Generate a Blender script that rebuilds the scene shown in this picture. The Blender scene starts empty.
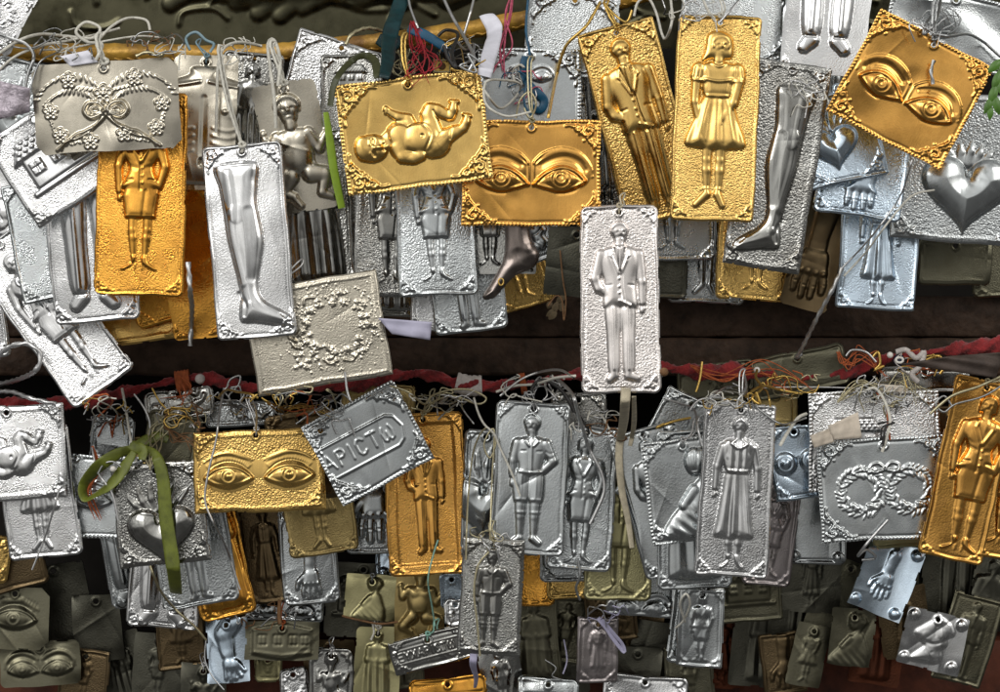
import bpy, math, random
import numpy as np
from mathutils import Matrix, Vector

random.seed(11)
RNG = np.random.default_rng(11)
SC = bpy.context.scene
COL = SC.collection

# ---------------------------------------------------------------- scale and camera
D = 1.5                 # camera distance to the hanging plane (metres)
K0 = 0.70 / 1000.0      # metres per photo pixel on the hanging plane

def kk(Y):
    return K0 * (D + Y) / D

def at(px, py, Y):
    k = kk(Y)
    return Vector(((px - 500) * k, Y, 1.3 - (py - 346) * k))

cam = bpy.data.cameras.new("camera")
cam.sensor_width = 36
cam.lens = 36 * D / 0.70
cam.clip_start = 0.05
cam.clip_end = 50
co = bpy.data.objects.new("camera", cam)
co.location = (0, -D, 1.3)
co.rotation_euler = (math.radians(90), 0, 0)
COL.objects.link(co)
SC.camera = co

# ---------------------------------------------------------------- materials
def nd(nt, t, **kw):
    n = nt.nodes.new(t)
    for k, v in kw.items():
        setattr(n, k, v)
    return n

def metal(name, col, rough=0.3, stip_scale=1.0, tarnish=(0.25, 0.23, 0.19), amount=0.35, smear=0.12, stip_strength=0.9):
    m = bpy.data.materials.new(name)
    m.use_nodes = True
    nt = m.node_tree
    b = nt.nodes["Principled BSDF"]
    L = nt.links.new
    b.inputs["Metallic"].default_value = 1.0
    tc = nd(nt, "ShaderNodeTexCoord")
    oi = nd(nt, "ShaderNodeObjectInfo")
    # stains: cloudy tarnish patches with a shape of their own
    n1 = nd(nt, "ShaderNodeTexNoise", noise_dimensions='4D')
    n1.inputs["Scale"].default_value = 38
    n1.inputs["Detail"].default_value = 6
    n1.inputs["Roughness"].default_value = 0.65
    L(tc.outputs["Object"], n1.inputs["Vector"])
    mw = nd(nt, "ShaderNodeMath", operation='MULTIPLY'); mw.inputs[1].default_value = 40
    L(oi.outputs["Random"], mw.inputs[0]); L(mw.outputs[0], n1.inputs["W"])
    r1 = nd(nt, "ShaderNodeMapRange")
    r1.inputs["From Min"].default_value = 0.46; r1.inputs["From Max"].default_value = 0.78
    r1.inputs["To Max"].default_value = amount
    L(n1.outputs["Fac"], r1.inputs["Value"])
    mx = nd(nt, "ShaderNodeMix", data_type='RGBA')
    mx.inputs["A"].default_value = (*col, 1); mx.inputs["B"].default_value = (*tarnish, 1)
    L(r1.outputs["Result"], mx.inputs["Factor"])
    L(mx.outputs["Result"], b.inputs["Base Color"])
    # roughness: smudges and fine wear
    n2 = nd(nt, "ShaderNodeTexNoise", noise_dimensions='4D')
    n2.inputs["Scale"].default_value = 95; n2.inputs["Detail"].default_value = 5
    L(tc.outputs["Object"], n2.inputs["Vector"]); L(mw.outputs[0], n2.inputs["W"])
    r2 = nd(nt, "ShaderNodeMapRange")
    r2.inputs["From Min"].default_value = 0.3; r2.inputs["From Max"].default_value = 0.75
    r2.inputs["To Min"].default_value = max(0.05, rough - smear); r2.inputs["To Max"].default_value = rough + smear
    L(n2.outputs["Fac"], r2.inputs["Value"])
    at_ = nd(nt, "ShaderNodeAttribute", attribute_name="stip")
    ad = nd(nt, "ShaderNodeMath", operation='MULTIPLY_ADD')
    ad.inputs[1].default_value = 0.10
    L(at_.outputs["Fac"], ad.inputs[0]); L(r2.outputs["Result"], ad.inputs[2])
    L(ad.outputs[0], b.inputs["Roughness"])
    # stippled ground: hammered grain, only where the plate is stippled
    v = nd(nt, "ShaderNodeTexVoronoi", feature='SMOOTH_F1')
    v.inputs["Scale"].default_value = 1000 * stip_scale
    v.inputs["Smoothness"].default_value = 0.25
    n3 = nd(nt, "ShaderNodeTexNoise"); n3.inputs["Scale"].default_value = 640 * stip_scale; n3.inputs["Detail"].default_value = 1
    vs = nd(nt, "ShaderNodeVectorMath", operation='SCALE')
    rv = nd(nt, "ShaderNodeMapRange"); rv.inputs["To Min"].default_value = .75; rv.inputs["To Max"].default_value = 1.3
    L(oi.outputs["Random"], rv.inputs["Value"]); L(rv.outputs[0], vs.inputs["Scale"]); L(tc.outputs["Object"], vs.inputs[0])
    L(vs.outputs[0], n3.inputs["Vector"]); L(vs.outputs[0], v.inputs["Vector"])
    sm = nd(nt, "ShaderNodeMath", operation='MULTIPLY_ADD'); sm.inputs[1].default_value = -1.15
    L(v.outputs["Distance"], sm.inputs[0]); L(n3.outputs["Fac"], sm.inputs[2])
    ml = nd(nt, "ShaderNodeMath", operation='MULTIPLY')
    L(sm.outputs[0], ml.inputs[0]); L(at_.outputs["Fac"], ml.inputs[1])
    # fine handling scratches everywhere
    mp = nd(nt, "ShaderNodeMapping"); mp.inputs["Scale"].default_value = (1, 1, 0.12); mp.inputs["Rotation"].default_value = (0, 0.6, 0)
    L(tc.outputs["Object"], mp.inputs["Vector"])
    n4 = nd(nt, "ShaderNodeTexNoise"); n4.inputs["Scale"].default_value = 900; n4.inputs["Detail"].default_value = 3
    L(mp.outputs[0], n4.inputs["Vector"])
    m4 = nd(nt, "ShaderNodeMath", operation='MULTIPLY_ADD'); m4.inputs[1].default_value = 0.07
    L(n4.outputs["Fac"], m4.inputs[0]); L(ml.outputs[0], m4.inputs[2])
    bp = nd(nt, "ShaderNodeBump")
    bp.inputs["Strength"].default_value = stip_strength
    bp.inputs["Distance"].default_value = 0.00034
    L(m4.outputs[0], bp.inputs["Height"])
    L(bp.outputs[0], b.inputs["Normal"])
    return m

def plain(name, col, rough=0.6, metallic=0.0, var=0.25, scale=60, bump=0.0, bscale=300, sheen=0.0, transl=0.0, col2=None, bdist=0.001, spec=0.5):
    m = bpy.data.materials.new(name)
    m.use_nodes = True
    nt = m.node_tree
    b = nt.nodes["Principled BSDF"]
    L = nt.links.new
    b.inputs["Roughness"].default_value = rough
    b.inputs["Metallic"].default_value = metallic
    b.inputs["Specular IOR Level"].default_value = spec
    tc = nd(nt, "ShaderNodeTexCoord")
    n = nd(nt, "ShaderNodeTexNoise"); n.inputs["Scale"].default_value = scale; n.inputs["Detail"].default_value = 6; n.inputs["Roughness"].default_value = 0.65
    L(tc.outputs["Object"], n.inputs["Vector"])
    mx = nd(nt, "ShaderNodeMix", data_type='RGBA')
    c2 = col2 or tuple(c * (1 - var) for c in col)
    mx.inputs["A"].default_value = (*col, 1); mx.inputs["B"].default_value = (*c2, 1)
    r = nd(nt, "ShaderNodeMapRange"); r.inputs["From Min"].default_value = 0.4; r.inputs["From Max"].default_value = 0.65
    L(n.outputs["Fac"], r.inputs["Value"]); L(r.outputs[0], mx.inputs["Factor"])
    L(mx.outputs["Result"], b.inputs["Base Color"])
    if sheen:
        b.inputs["Sheen Weight"].default_value = sheen
    if transl:
        b.inputs["Transmission Weight"].default_value = transl
    if bump:
        n2 = nd(nt, "ShaderNodeTexNoise"); n2.inputs["Scale"].default_value = bscale; n2.inputs["Detail"].default_value = 5
        L(tc.outputs["Object"], n2.inputs["Vector"])
        bp = nd(nt, "ShaderNodeBump"); bp.inputs["Strength"].default_value = bump; bp.inputs["Distance"].default_value = bdist
        L(n2.outputs["Fac"], bp.inputs["Height"]); L(bp.outputs[0], b.inputs["Normal"])
    return m

M = dict(
    sil=metal("silver_bright", (0.76, 0.765, 0.77), 0.21),
    silw=metal("silver_warm", (0.82, 0.775, 0.75), 0.27, amount=0.15),
    silb=metal("silver_blue", (0.58, 0.69, 0.80), 0.23, amount=0.25),
    silg=metal("silver_grey", (0.54, 0.57, 0.58), 0.24),
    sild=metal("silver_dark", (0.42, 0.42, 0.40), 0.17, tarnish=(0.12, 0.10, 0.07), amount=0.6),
    beige=metal("nickel_beige", (0.60, 0.555, 0.46), 0.27, amount=0.3),
    gold=metal("gold_yellow", (0.86, 0.57, 0.185), 0.24, tarnish=(0.50, 0.28, 0.07), amount=0.6),
    amber=metal("gold_amber", (0.86, 0.46, 0.115), 0.21, tarnish=(0.42, 0.19, 0.04), amount=0.65),
    goldo=metal("gold_orange", (0.80, 0.40, 0.07), 0.22, tarnish=(0.36, 0.13, 0.025), amount=0.8),
    brass=metal("brass_dull", (0.46, 0.35, 0.15), 0.36, tarnish=(0.2, 0.13, 0.05), amount=0.5),
    olive=metal("brass_olive", (0.40, 0.37, 0.20), 0.38, tarnish=(0.18, 0.16, 0.08), amount=0.5),
    dark=metal("metal_black_shade", (0.13, 0.127, 0.10), 0.36, tarnish=(0.03, 0.027, 0.018), amount=0.7),  # near-black base colour, also stands in for shade on the bottom rows
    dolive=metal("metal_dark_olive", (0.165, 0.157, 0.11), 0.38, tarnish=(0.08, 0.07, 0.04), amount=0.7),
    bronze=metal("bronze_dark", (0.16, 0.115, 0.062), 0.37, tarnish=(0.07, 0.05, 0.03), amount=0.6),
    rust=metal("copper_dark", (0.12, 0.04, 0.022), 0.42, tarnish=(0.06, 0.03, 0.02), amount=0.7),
    pink=metal("silver_pinkish", (0.50, 0.45, 0.45), 0.32, amount=0.4),
    boot=metal("pewter_brown", (0.20, 0.17, 0.155), 0.26, tarnish=(0.1, 0.07, 0.05), amount=0.5),
)

# ---------------------------------------------------------------- relief canvas
class Relief:
    """A stamped sheet as a height field in pixels; every prim writes height, a part id and clears the stipple."""
    def __init__(s, w, h, sp, stip):
        nx = int(round(w / sp)) + 1; ny = int(round(h / sp)) + 1
        s.w, s.h, s.sp = w, h, sp
        s.xs = np.linspace(-w / 2, w / 2, nx); s.ys = np.linspace(-h / 2, h / 2, ny)
        s.X, s.Y = np.meshgrid(s.xs, s.ys)
        s.H = np.zeros((ny, nx)); s.ID = np.zeros((ny, nx), np.int16)
        s.S = np.full((ny, nx), float(stip))
        s.parts = ['plate']; s.cur = 0; s.soft = 1.6
        s.set(0, 0, 1)

    def set(s, ox, oy, sc, rot=0, flip=1, sx=1.0):
        s.ox, s.oy, s.sc, s.fl, s.sx = ox, oy, sc, flip, sx
        s.cr, s.sr = math.cos(math.radians(rot)), math.sin(math.radians(rot))

    def t(s, x, y):
        x = x * s.fl * s.sc * s.sx; y = y * s.sc
        return (s.ox + x * s.cr - y * s.sr, s.oy + x * s.sr + y * s.cr)

    def part(s, name):
        s.parts.append(name); s.cur = len(s.parts) - 1

    def ground(s):
        s.cur = 0

    def crop(s, x0, x1, y0, y1):
        i0 = max(0, np.searchsorted(s.xs, x0)); i1 = min(len(s.xs), np.searchsorted(s.xs, x1) + 1)
        j0 = max(0, np.searchsorted(s.ys, y0)); j1 = min(len(s.ys), np.searchsorted(s.ys, y1) + 1)
        if i0 >= i1 or j0 >= j1:
            return None
        return (slice(j0, j1), slice(i0, i1))

    def _put(s, sl, hgt, mask, clear=True):
        Hs = s.H[sl]
        up = mask & (hgt > Hs)
        k = s.soft
        if k > 0 and s.cur:
            both = mask & (s.ID[sl] == s.cur)
            h = np.maximum(k - np.abs(hgt - Hs), 0) / k
            sm = np.maximum(hgt, Hs) + h * h * k * .25
            Hs[both] = sm[both]
            rest = up & ~both
            Hs[rest] = hgt[rest]
        else:
            Hs[up] = hgt[up]
        if s.cur:
            s.ID[sl][up] = s.cur
        if clear:
            s.S[sl][mask] = 0

    def cap(s, x1, y1, r1, x2=None, y2=None, r2=None, asp=0.5, lift=0.0):
        if x2 is None: x2, y2, r2 = x1, y1 + 1e-4, r1
        if r2 is None: r2 = r1
        ax, ay = s.t(x1, y1); bx, by = s.t(x2, y2)
        r1 *= s.sc; r2 *= s.sc; R = max(r1, r2)
        sl = s.crop(min(ax, bx) - R, max(ax, bx) + R, min(ay, by) - R, max(ay, by) + R)
        if sl is None: return
        X, Y = s.X[sl], s.Y[sl]
        dx, dy = bx - ax, by - ay; L2 = dx * dx + dy * dy + 1e-9
        tt = np.clip(((X - ax) * dx + (Y - ay) * dy) / L2, 0, 1)
        d = np.hypot(X - ax - tt * dx, Y - ay - tt * dy)
        r = r1 + (r2 - r1) * tt
        q = 1 - (d / r) ** 2
        m = q > 0
        hgt = lift * s.sc + asp * r * np.sqrt(np.maximum(q, 0))
        s._put(sl, hgt, m)

    def chain(s, pts, asp=0.5, lift=0.0):
        for a, b in zip(pts, pts[1:]):
            s.cap(*a, *b, asp=asp, lift=lift)

    def ell(s, x, y, rx, ry, rot=0, asp=0.5, lift=0.0, power=0.5):
        cx, cy = s.t(x, y); rx *= s.sc * s.sx; ry *= s.sc; R = max(rx, ry)
        sl = s.crop(cx - R, cx + R, cy - R, cy + R)
        if sl is None: return
        a = math.radians(rot) * s.fl + math.atan2(s.sr, s.cr)
        c, n = math.cos(a), math.sin(a)
        X, Y = s.X[sl] - cx, s.Y[sl] - cy
        q = 1 - ((X * c + Y * n) / rx) ** 2 - ((-X * n + Y * c) / ry) ** 2
        m = q > 0
        s._put(sl, lift * s.sc + asp * min(rx, ry) * np.maximum(q, 0) ** power, m)

    def poly(s, pts, z=0.03, edge=0.05, smooth=True, lift=0.0, fold=None, n=5):
        P = [s.t(*p) for p in pts]
        if smooth:
            Q = []
            N = len(P)
            for i in range(N):
                p0, p1, p2, p3 = P[i - 1], P[i], P[(i + 1) % N], P[(i + 2) % N]
                for k in range(n):
                    t = k / n
                    Q.append(tuple(0.5 * ((2 * b) + (-a + c) * t + (2 * a - 5 * b + 4 * c - d) * t * t + (-a + 3 * b - 3 * c + d) * t ** 3)
                                   for a, b, c, d in zip(p0, p1, p2, p3)))
            P = Q
        px = np.array([p[0] for p in P]); py = np.array([p[1] for p in P])
        sl = s.crop(px.min(), px.max(), py.min(), py.max())
        if sl is None: return
        X, Y = s.X[sl], s.Y[sl]
        d2 = np.full(X.shape, 1e9); ins = np.zeros(X.shape, bool)
        for i in range(len(P)):
            ax, ay = P[i - 1]; bx, by = P[i]
            dx, dy = bx - ax, by - ay
            tt = np.clip(((X - ax) * dx + (Y - ay) * dy) / (dx * dx + dy * dy + 1e-9), 0, 1)
            d2 = np.minimum(d2, (X - ax - tt * dx) ** 2 + (Y - ay - tt * dy) ** 2)
            if abs(by - ay) > 1e-9:
                c = ((ay > Y) != (by > Y)) & (X < (bx - ax) * (Y - ay) / (by - ay) + ax)
                ins ^= c
        q = np.clip(np.sqrt(d2) / (edge * s.sc), 0, 1)
        hgt = lift * s.sc + z * s.sc * np.sqrt(np.maximum(1 - (1 - q) ** 2, 0))
        if fold is not None:
            ux = (X - s.ox) * s.cr + (Y - s.oy) * s.sr; uy = -(X - s.ox) * s.sr + (Y - s.oy) * s.cr
            hgt = hgt + fold(ux / (s.sc * s.fl * s.sx), uy / s.sc) * s.sc * np.minimum(q * 1.6, 1)
        s._put(sl, hgt, ins)

    def line(s, pts, r, z, smooth=False, mark=False, n=6):
        """Raised (z > 0) or pressed (z < 0) line on top of what is there."""
        if smooth and len(pts) > 2:
            Q = []
            N = len(pts)
            for i in range(N - 1):
                p0, p1, p2, p3 = pts[max(i - 1, 0)], pts[i], pts[i + 1], pts[min(i + 2, N - 1)]
                for k in range(n):
                    t = k / n
                    Q.append(tuple(0.5 * ((2 * b) + (-a + c) * t + (2 * a - 5 * b + 4 * c - d) * t * t + (-a + 3 * b - 3 * c + d) * t ** 3)
                                   for a, b, c, d in zip(p0, p1, p2, p3)))
            pts = Q + [pts[-1]]
        P = [s.t(*p) for p in pts]; R = r * s.sc
        sl = s.crop(min(p[0] for p in P) - R, max(p[0] for p in P) + R, min(p[1] for p in P) - R, max(p[1] for p in P) + R)
        if sl is None: return
        X, Y = s.X[sl], s.Y[sl]
        d2 = np.full(X.shape, 1e9)
        if len(P) == 1: P = P * 2
        for (ax, ay), (bx, by) in zip(P, P[1:]):
            dx, dy = bx - ax, by - ay
            tt = np.clip(((X - ax) * dx + (Y - ay) * dy) / (dx * dx + dy * dy + 1e-9), 0, 1)
            d2 = np.minimum(d2, (X - ax - tt * dx) ** 2 + (Y - ay - tt * dy) ** 2)
        q = np.maximum(1 - d2 / (R * R), 0)
        s.H[sl] += z * s.sc * q * np.sqrt(q)
        if mark:
            m = q > 0.05
            s.S[sl][m] = 0
            if s.cur: s.ID[sl][m] = s.cur

    def blur(s, k=1):
        for _ in range(k):
            h = np.pad(s.H, 1, mode='edge')
            s.H = (h[1:-1, 1:-1] * 4 + 2 * (h[:-2, 1:-1] + h[2:, 1:-1] + h[1:-1, :-2] + h[1:-1, 2:]) + h[:-2, :-2] + h[:-2, 2:] + h[2:, :-2] + h[2:, 2:]) / 16
# ---------------------------------------------------------------- embossed figures (0 = feet, 1 = top of head)
def cosf(freq, amp, ph=0.0, spread=0.0, cy=0.0):
    return lambda x, y: amp * np.cos((x / (1 + spread * (cy - y))) * freq + ph)

def head(R, x, y, s, hair='short', l=0.02, look=0.0):
    hx = look * s * .4
    if hair == 'bob':
        R.poly([(x - .92 * s, y + .2 * s), (x - .7 * s, y + .85 * s), (x, y + 1.08 * s), (x + .72 * s, y + .85 * s), (x + .92 * s, y + .1 * s), (x + .92 * s, y - .6 * s), (x + .5 * s, y - .75 * s), (x - .5 * s, y - .75 * s), (x - .96 * s, y - .6 * s)], z=.42 * s, edge=.5 * s, lift=l * .5)
        for k in range(-3, 4):
            R.line([(x + .1 * k * s, y + 1.0 * s), (x + .27 * k * s, y + .5 * s), (x + .31 * k * s, y - .6 * s)], .08 * s, -.05 * s, smooth=True)
    R.cap(x + hx * .4, y - .40 * s, .56 * s, x, y + .20 * s, .84 * s, asp=.52, lift=l)
    if hair in ('short', 'bob'):
        R.poly([(x - .86 * s, y + .05 * s), (x - .84 * s, y + .6 * s), (x - .35 * s, y + 1.04 * s), (x + .35 * s, y + 1.04 * s), (x + .84 * s, y + .6 * s), (x + .86 * s, y + .05 * s), (x + .66 * s, y + .38 * s), (x + .25 * s + hx, y + .60 * s), (x - .3 * s + hx, y + .62 * s), (x - .66 * s, y + .38 * s)], z=.16 * s, edge=.4 * s, lift=l + .27 * s)
        for k in range(6):
            R.line([(x - .55 * s + .2 * k * s, y + .92 * s - .03 * k * s), (x - .5 * s + .22 * k * s, y + .5 * s)], .06 * s, -.05 * s)
    elif hair == 'bun':
        R.cap(x, y + .85 * s, .36 * s, asp=.7, lift=l + .15 * s)
        R.poly([(x - .76 * s, y), (x - .66 * s, y + .7 * s), (x, y + .92 * s), (x + .66 * s, y + .7 * s), (x + .76 * s, y), (x + .5 * s, y + .45 * s), (x, y + .6 * s), (x - .5 * s, y + .45 * s)], z=.13 * s, edge=.3 * s, lift=l + .30 * s)
    # face
    R.line([(x + hx, y + .24 * s), (x + hx * 1.25, y - .06 * s)], .16 * s, .09 * s)
    R.line([(x + hx * 1.25, y - .06 * s)], .15 * s, .06 * s)
    for e in (-1, 1):
        R.line([(x + hx + e * .27 * s, y + .10 * s), (x + hx + e * .36 * s, y + .10 * s)], .10 * s, -.075 * s)
        R.line([(x + hx + e * .40 * s, y - .2 * s)], .26 * s, .05 * s)
        R.line([(x + e * .80 * s, y + .10 * s), (x + e * .76 * s, y - .14 * s)], .12 * s, .13 * s)
    R.line([(x + hx - .13 * s, y - .35 * s), (x + hx + .13 * s, y - .35 * s)], .08 * s, -.05 * s)
    R.line([(x + hx - .07 * s, y - .46 * s), (x + hx + .07 * s, y - .46 * s)], .10 * s, .045 * s)

def hand_blob(R, x, y, s, dx, dy, l):
    """A small stamped hand: palm, four fingers and a thumb."""
    R.cap(x, y, .62 * s, x + dx * .6 * s, y + dy * .6 * s, .62 * s, asp=.55, lift=l)
    for k, ln in zip((-.45, -.15, .15, .45), (1.3, 1.5, 1.45, 1.2)):
        ox, oy = -dy * k * s, dx * k * s
        R.cap(x + ox + dx * .5 * s, y + oy + dy * .5 * s, .21 * s, x + ox * 1.1 + dx * ln * s, y + oy * 1.1 + dy * ln * s, .17 * s, asp=.8, lift=l + .18 * s)
    R.cap(x - dy * .5 * s, y + dx * .5 * s, .2 * s, x - dy * .95 * s + dx * .6 * s, y + dx * .95 * s + dy * .6 * s, .16 * s, asp=.8, lift=l + .2 * s)

def man_suit(R):
    R.part('embossed_figure')
    # trousers
    for sx, x0, x1, xb0, xb1 in ((-1, -.105, .0, -.085, -.012), (1, .005, .105, .02, .095)):
        R.poly([(x0, .50), (x1, .50), ((x1 + xb1) / 2 + .004, .26), (xb1, .05), (xb0, .05), ((x0 + xb0) / 2 - .004, .27)], z=.034, edge=.045, smooth=True)
        R.line([((x0 + x1) / 2, .46), ((xb0 + xb1) / 2, .07)], .010, .010)
    R.cap(-.05, .035, .032, -.075, .012, .026, asp=.7, lift=.008); R.cap(.055, .035, .03, .115, .018, .024, asp=.7, lift=.008)
    # jacket
    R.poly([(-.05, .845), (-.125, .815), (-.145, .74), (-.115, .62), (-.122, .47), (-.06, .455), (.0, .46), (.07, .452), (.125, .47), (.118, .62), (.145, .74), (.125, .815), (.05, .845)], z=.042, edge=.075, lift=.006)
    R.cap(0, .85, .036, 0, .88, .034, asp=.9, lift=.014)
    R.poly([(-.045, .85), (.045, .85), (.0, .69)], z=.012, edge=.02, smooth=False, lift=.048)
    R.line([(0, .83), (0, .70)], .012, .016)
    for e in (-1, 1):
        R.line([(e * .042, .85), (e * .06, .78), (e * .010, .675)], .011, .008)
        R.line([(e * .075, .775), (e * .055, .76)], .007, -.005)
        R.line([(e * .10, .595), (e * .06, .60)], .009, -.004)
    R.line([(.008, .68), (.012, .57), (.03, .46)], .009, -.014)
    for y in (.64, .59, .55): R.cap(-.004, y, .008, asp=.8, lift=.05)
    # arms
    R.chain([(-.135, .79, .034), (-.175, .64, .032), (-.15, .58, .031), (-.035, .525, .025)], asp=.75, lift=.014)
    hand_blob(R, -.015, .522, .027, .9, -.2, .026)
    R.line([(.0, .50), (.07, .47)], .014, .014)
    R.chain([(.138, .79, .034), (.158, .62, .029), (.158, .49, .023)], asp=.75, lift=.008)
    hand_blob(R, .158, .46, .024, .0, -1, .008)
    head(R, 0.0, .925, .068, 'short', look=.35)

def man_coat(R):
    """Man standing with his arms folded low, open jacket."""
    man_suit(R)

def legs_pair(R, top=.36, spread=.05, shoe='heel'):
    for e in (-1, 1):
        x = e * spread
        R.chain([(x * 1.05, top, .036), (x * 1.05, .24, .034), (x * .8, .20, .036), (x * .85, .07, .018)], asp=.8, lift=.004)
        if shoe == 'heel':
            R.poly([(x * .85 - .016, .085), (x * .85 + .018, .085), (x * .85 + e * .012 + .02, .045), (x + e * .075 + .0, .005), (x + e * .05, -.002), (x * .8 - .014 * 1, .04)], z=.02, edge=.016, lift=.006)
        else:
            R.cap(x * .85, .05, .026, x * .85 + e * .05, .02, .024, asp=.8, lift=.006)
            R.line([(x - .03, .1), (x + .02, .1)], .01, .012)

def woman_suit(R):
    R.part('embossed_figure')
    for e in (-1, 1):
        x = e * .046
        R.chain([(x * 1.1, .38, .030), (x * 1.05, .25, .027), (x * .95, .20, .028), (x * .8, .07, .014)], asp=.8)
        R.poly([(x * .8 - .014, .085), (x * .8 + .016, .085), (x * .8 + e * .012 + .016, .045), (x + e * .070, .004), (x + e * .048, -.004), (x * .75 - .010, .035)], z=.02, edge=.016, lift=.004)
        R.cap(x * .75 - e * .012, .03, .007, x * .75 - e * .012, .0, .006, asp=1.0)
    R.poly([(-.088, .57), (.088, .57), (.118, .47), (.106, .40), (.100, .325), (-.096, .325), (-.106, .40), (-.118, .47)], z=.034, edge=.05, smooth=False, lift=.016)
    R.line([(.035, .50), (.02, .34)], .014, -.007)
    R.line([(-.095, .337), (.098, .337)], .008, .006)
    R.poly([(-.04, .845), (-.105, .822), (-.122, .75), (-.080, .655), (-.100, .58), (-.125, .525), (-.05, .505), (.05, .505), (.125, .525), (.100, .58), (.080, .655), (.122, .75), (.105, .822), (.04, .845)], z=.036, edge=.06, lift=.022)
    for e in (-1, 1):
        R.cap(e * .046, .735, .045, asp=.28, lift=.046)
        R.line([(e * .042, .85), (e * .055, .79), (e * .004, .685)], .014, .012)
        R.line([(e * .105, .565), (e * .055, .57)], .012, -.008)
        R.line([(e * .085, .66), (e * .03, .645)], .02, -.005)
    R.line([(0, .685), (0, .51)], .010, -.010)
    for y in (.645, .595, .55): R.cap(.012, y, .008, asp=.9, lift=.056)
    R.cap(0, .85, .032, 0, .885, .032, asp=.8, lift=.010)
    R.chain([(-.118, .79, .034), (-.150, .66, .028), (-.140, .50, .021)], asp=.75, lift=.012)
    hand_blob(R, -.138, .47, .022, .1, -1, .012)
    R.chain([(.118, .79, .034), (.155, .66, .028), (.118, .53, .022)], asp=.75, lift=.024)
    hand_blob(R, .105, .50, .022, -.5, -.9, .03)
    head(R, 0, .93, .062, 'bob', look=-.25)

def girl(R):
    R.part('embossed_figure')
    for x, tx in ((-.045, -.1), (.035, .06)):
        R.chain([(x, .42, .032), (x, .27, .028), (x * .95, .21, .029), (x * .85, .09, .017)], asp=.8)
        R.cap(x * .8, .075, .024, tx, .012, .018, asp=.8, lift=.006)
        R.line([(x - .025, .105), (x + .025, .105)], .013, .005)
    R.poly([(-.07, .64), (.07, .64), (.135, .50), (.185, .36), (.10, .335), (.0, .328), (-.10, .335), (-.185, .36), (-.135, .50)], z=.04, edge=.06, lift=.004,
           fold=lambda x, y: .010 * np.cos(x / (.35 + 1.2 * (.70 - y)) * 46) * np.clip((.68 - y) * 5, 0, 1))
    R.poly([(-.04, .83), (-.1, .81), (-.095, .72), (-.07, .63), (.07, .63), (.095, .72), (.1, .81), (.04, .83)], z=.038, edge=.06, lift=.010)
    for k in range(-4, 5): R.line([(k * .016, .725), (k * .013, .64)], .006, .004)
    R.line([(-.09, .735), (0, .72), (.09, .735)], .010, .012, smooth=True)
    R.line([(-.07, .635), (.07, .635)], .013, .012)
    R.cap(0, .84, .03, 0, .875, .03, asp=.9, lift=.012)
    R.line([(-.05, .83), (0, .805), (.05, .83)], .009, .012, smooth=True)
    for e in (-1, 1):
        R.cap(e * .115, .785, .044, e * .122, .75, .042, asp=.7, lift=.012)
        R.line([(e * .08, .72), (e * .16, .725)], .010, .012)
        for k in range(3): R.line([(e * (.09 + .022 * k), .80), (e * (.095 + .024 * k), .735)], .006, -.008)
    R.chain([(-.128, .72, .028), (-.132, .60, .025), (-.11, .52, .022)], asp=.85, lift=.014); hand_blob(R, -.10, .50, .026, .5, -.8, .022)
    R.chain([(.128, .72, .028), (.10, .60, .025), (.035, .51, .022)], asp=.85, lift=.022); hand_blob(R, .02, .50, .024, -.5, -.8, .03)
    R.poly([(-.07, .99), (.0, 1.01), (.07, .98), (.085, .91), (.075, .86), (.03, .85), (-.05, .85), (-.105, .83), (-.085, .90)], z=.03, edge=.04, lift=.008)
    head(R, 0.01, .925, .06, 'short', look=.2)

def woman_dress(R, folds=True):
    """Woman in a long belted pleated dress."""
    R.part('embossed_figure')
    for e in (-1, 1):
        R.chain([(e * .04, .26, .026), (e * .035, .16, .024), (e * .03, .07, .015)], asp=.8)
        R.poly([(e * .03 - .014, .08), (e * .03 + .016, .08), (e * .05 + .01, .03), (e * .085, .0), (e * .06, -.005), (e * .025, .035)], z=.018, edge=.015, lift=.004)
    R.poly([(-.07, .64), (.07, .64), (.10, .50), (.128, .30), (.142, .205), (.08, .19), (.03, .195), (-.02, .182), (-.08, .192), (-.142, .21), (-.128, .30), (-.10, .50)], z=.036, edge=.055, lift=.004,
           fold=lambda x, y: (.013 * np.cos(x / (.42 + .9 * (.62 - y)) * 40 + 1.1 * np.sin(x * 23 + 2 * y)) + .005 * np.cos(x / (.42 + .9 * (.62 - y)) * 83 + 3 * y)) * np.clip((.66 - y) * 4, 0, 1))
    R.poly([(-.045, .85), (-.105, .825), (-.11, .74), (-.072, .63), (.072, .63), (.11, .74), (.105, .825), (.045, .85)], z=.038, edge=.06, lift=.012,
           fold=lambda x, y: .005 * np.cos(x * 120))
    R.line([(-.075, .635), (.075, .635)], .018, .016)
    for e in (-1, 1):
        R.cap(e * .045, .735, .036, asp=.3, lift=.036)
        R.line([(e * .012, .86), (e * .06, .82), (e * .012, .79)], .012, .014)
        R.chain([(e * .11, .79, .029), (e * .145, .66, .025), (e * .15, .52, .02)], asp=.8, lift=.010)
        hand_blob(R, e * .152, .49, .02, e * .1, -1, .012)
    R.line([(0, .80), (0, .65)], .007, .010)
    R.cap(0, .85, .028, 0, .885, .028, asp=.9, lift=.014)
    head(R, 0, .93, .058, 'bun')

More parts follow.
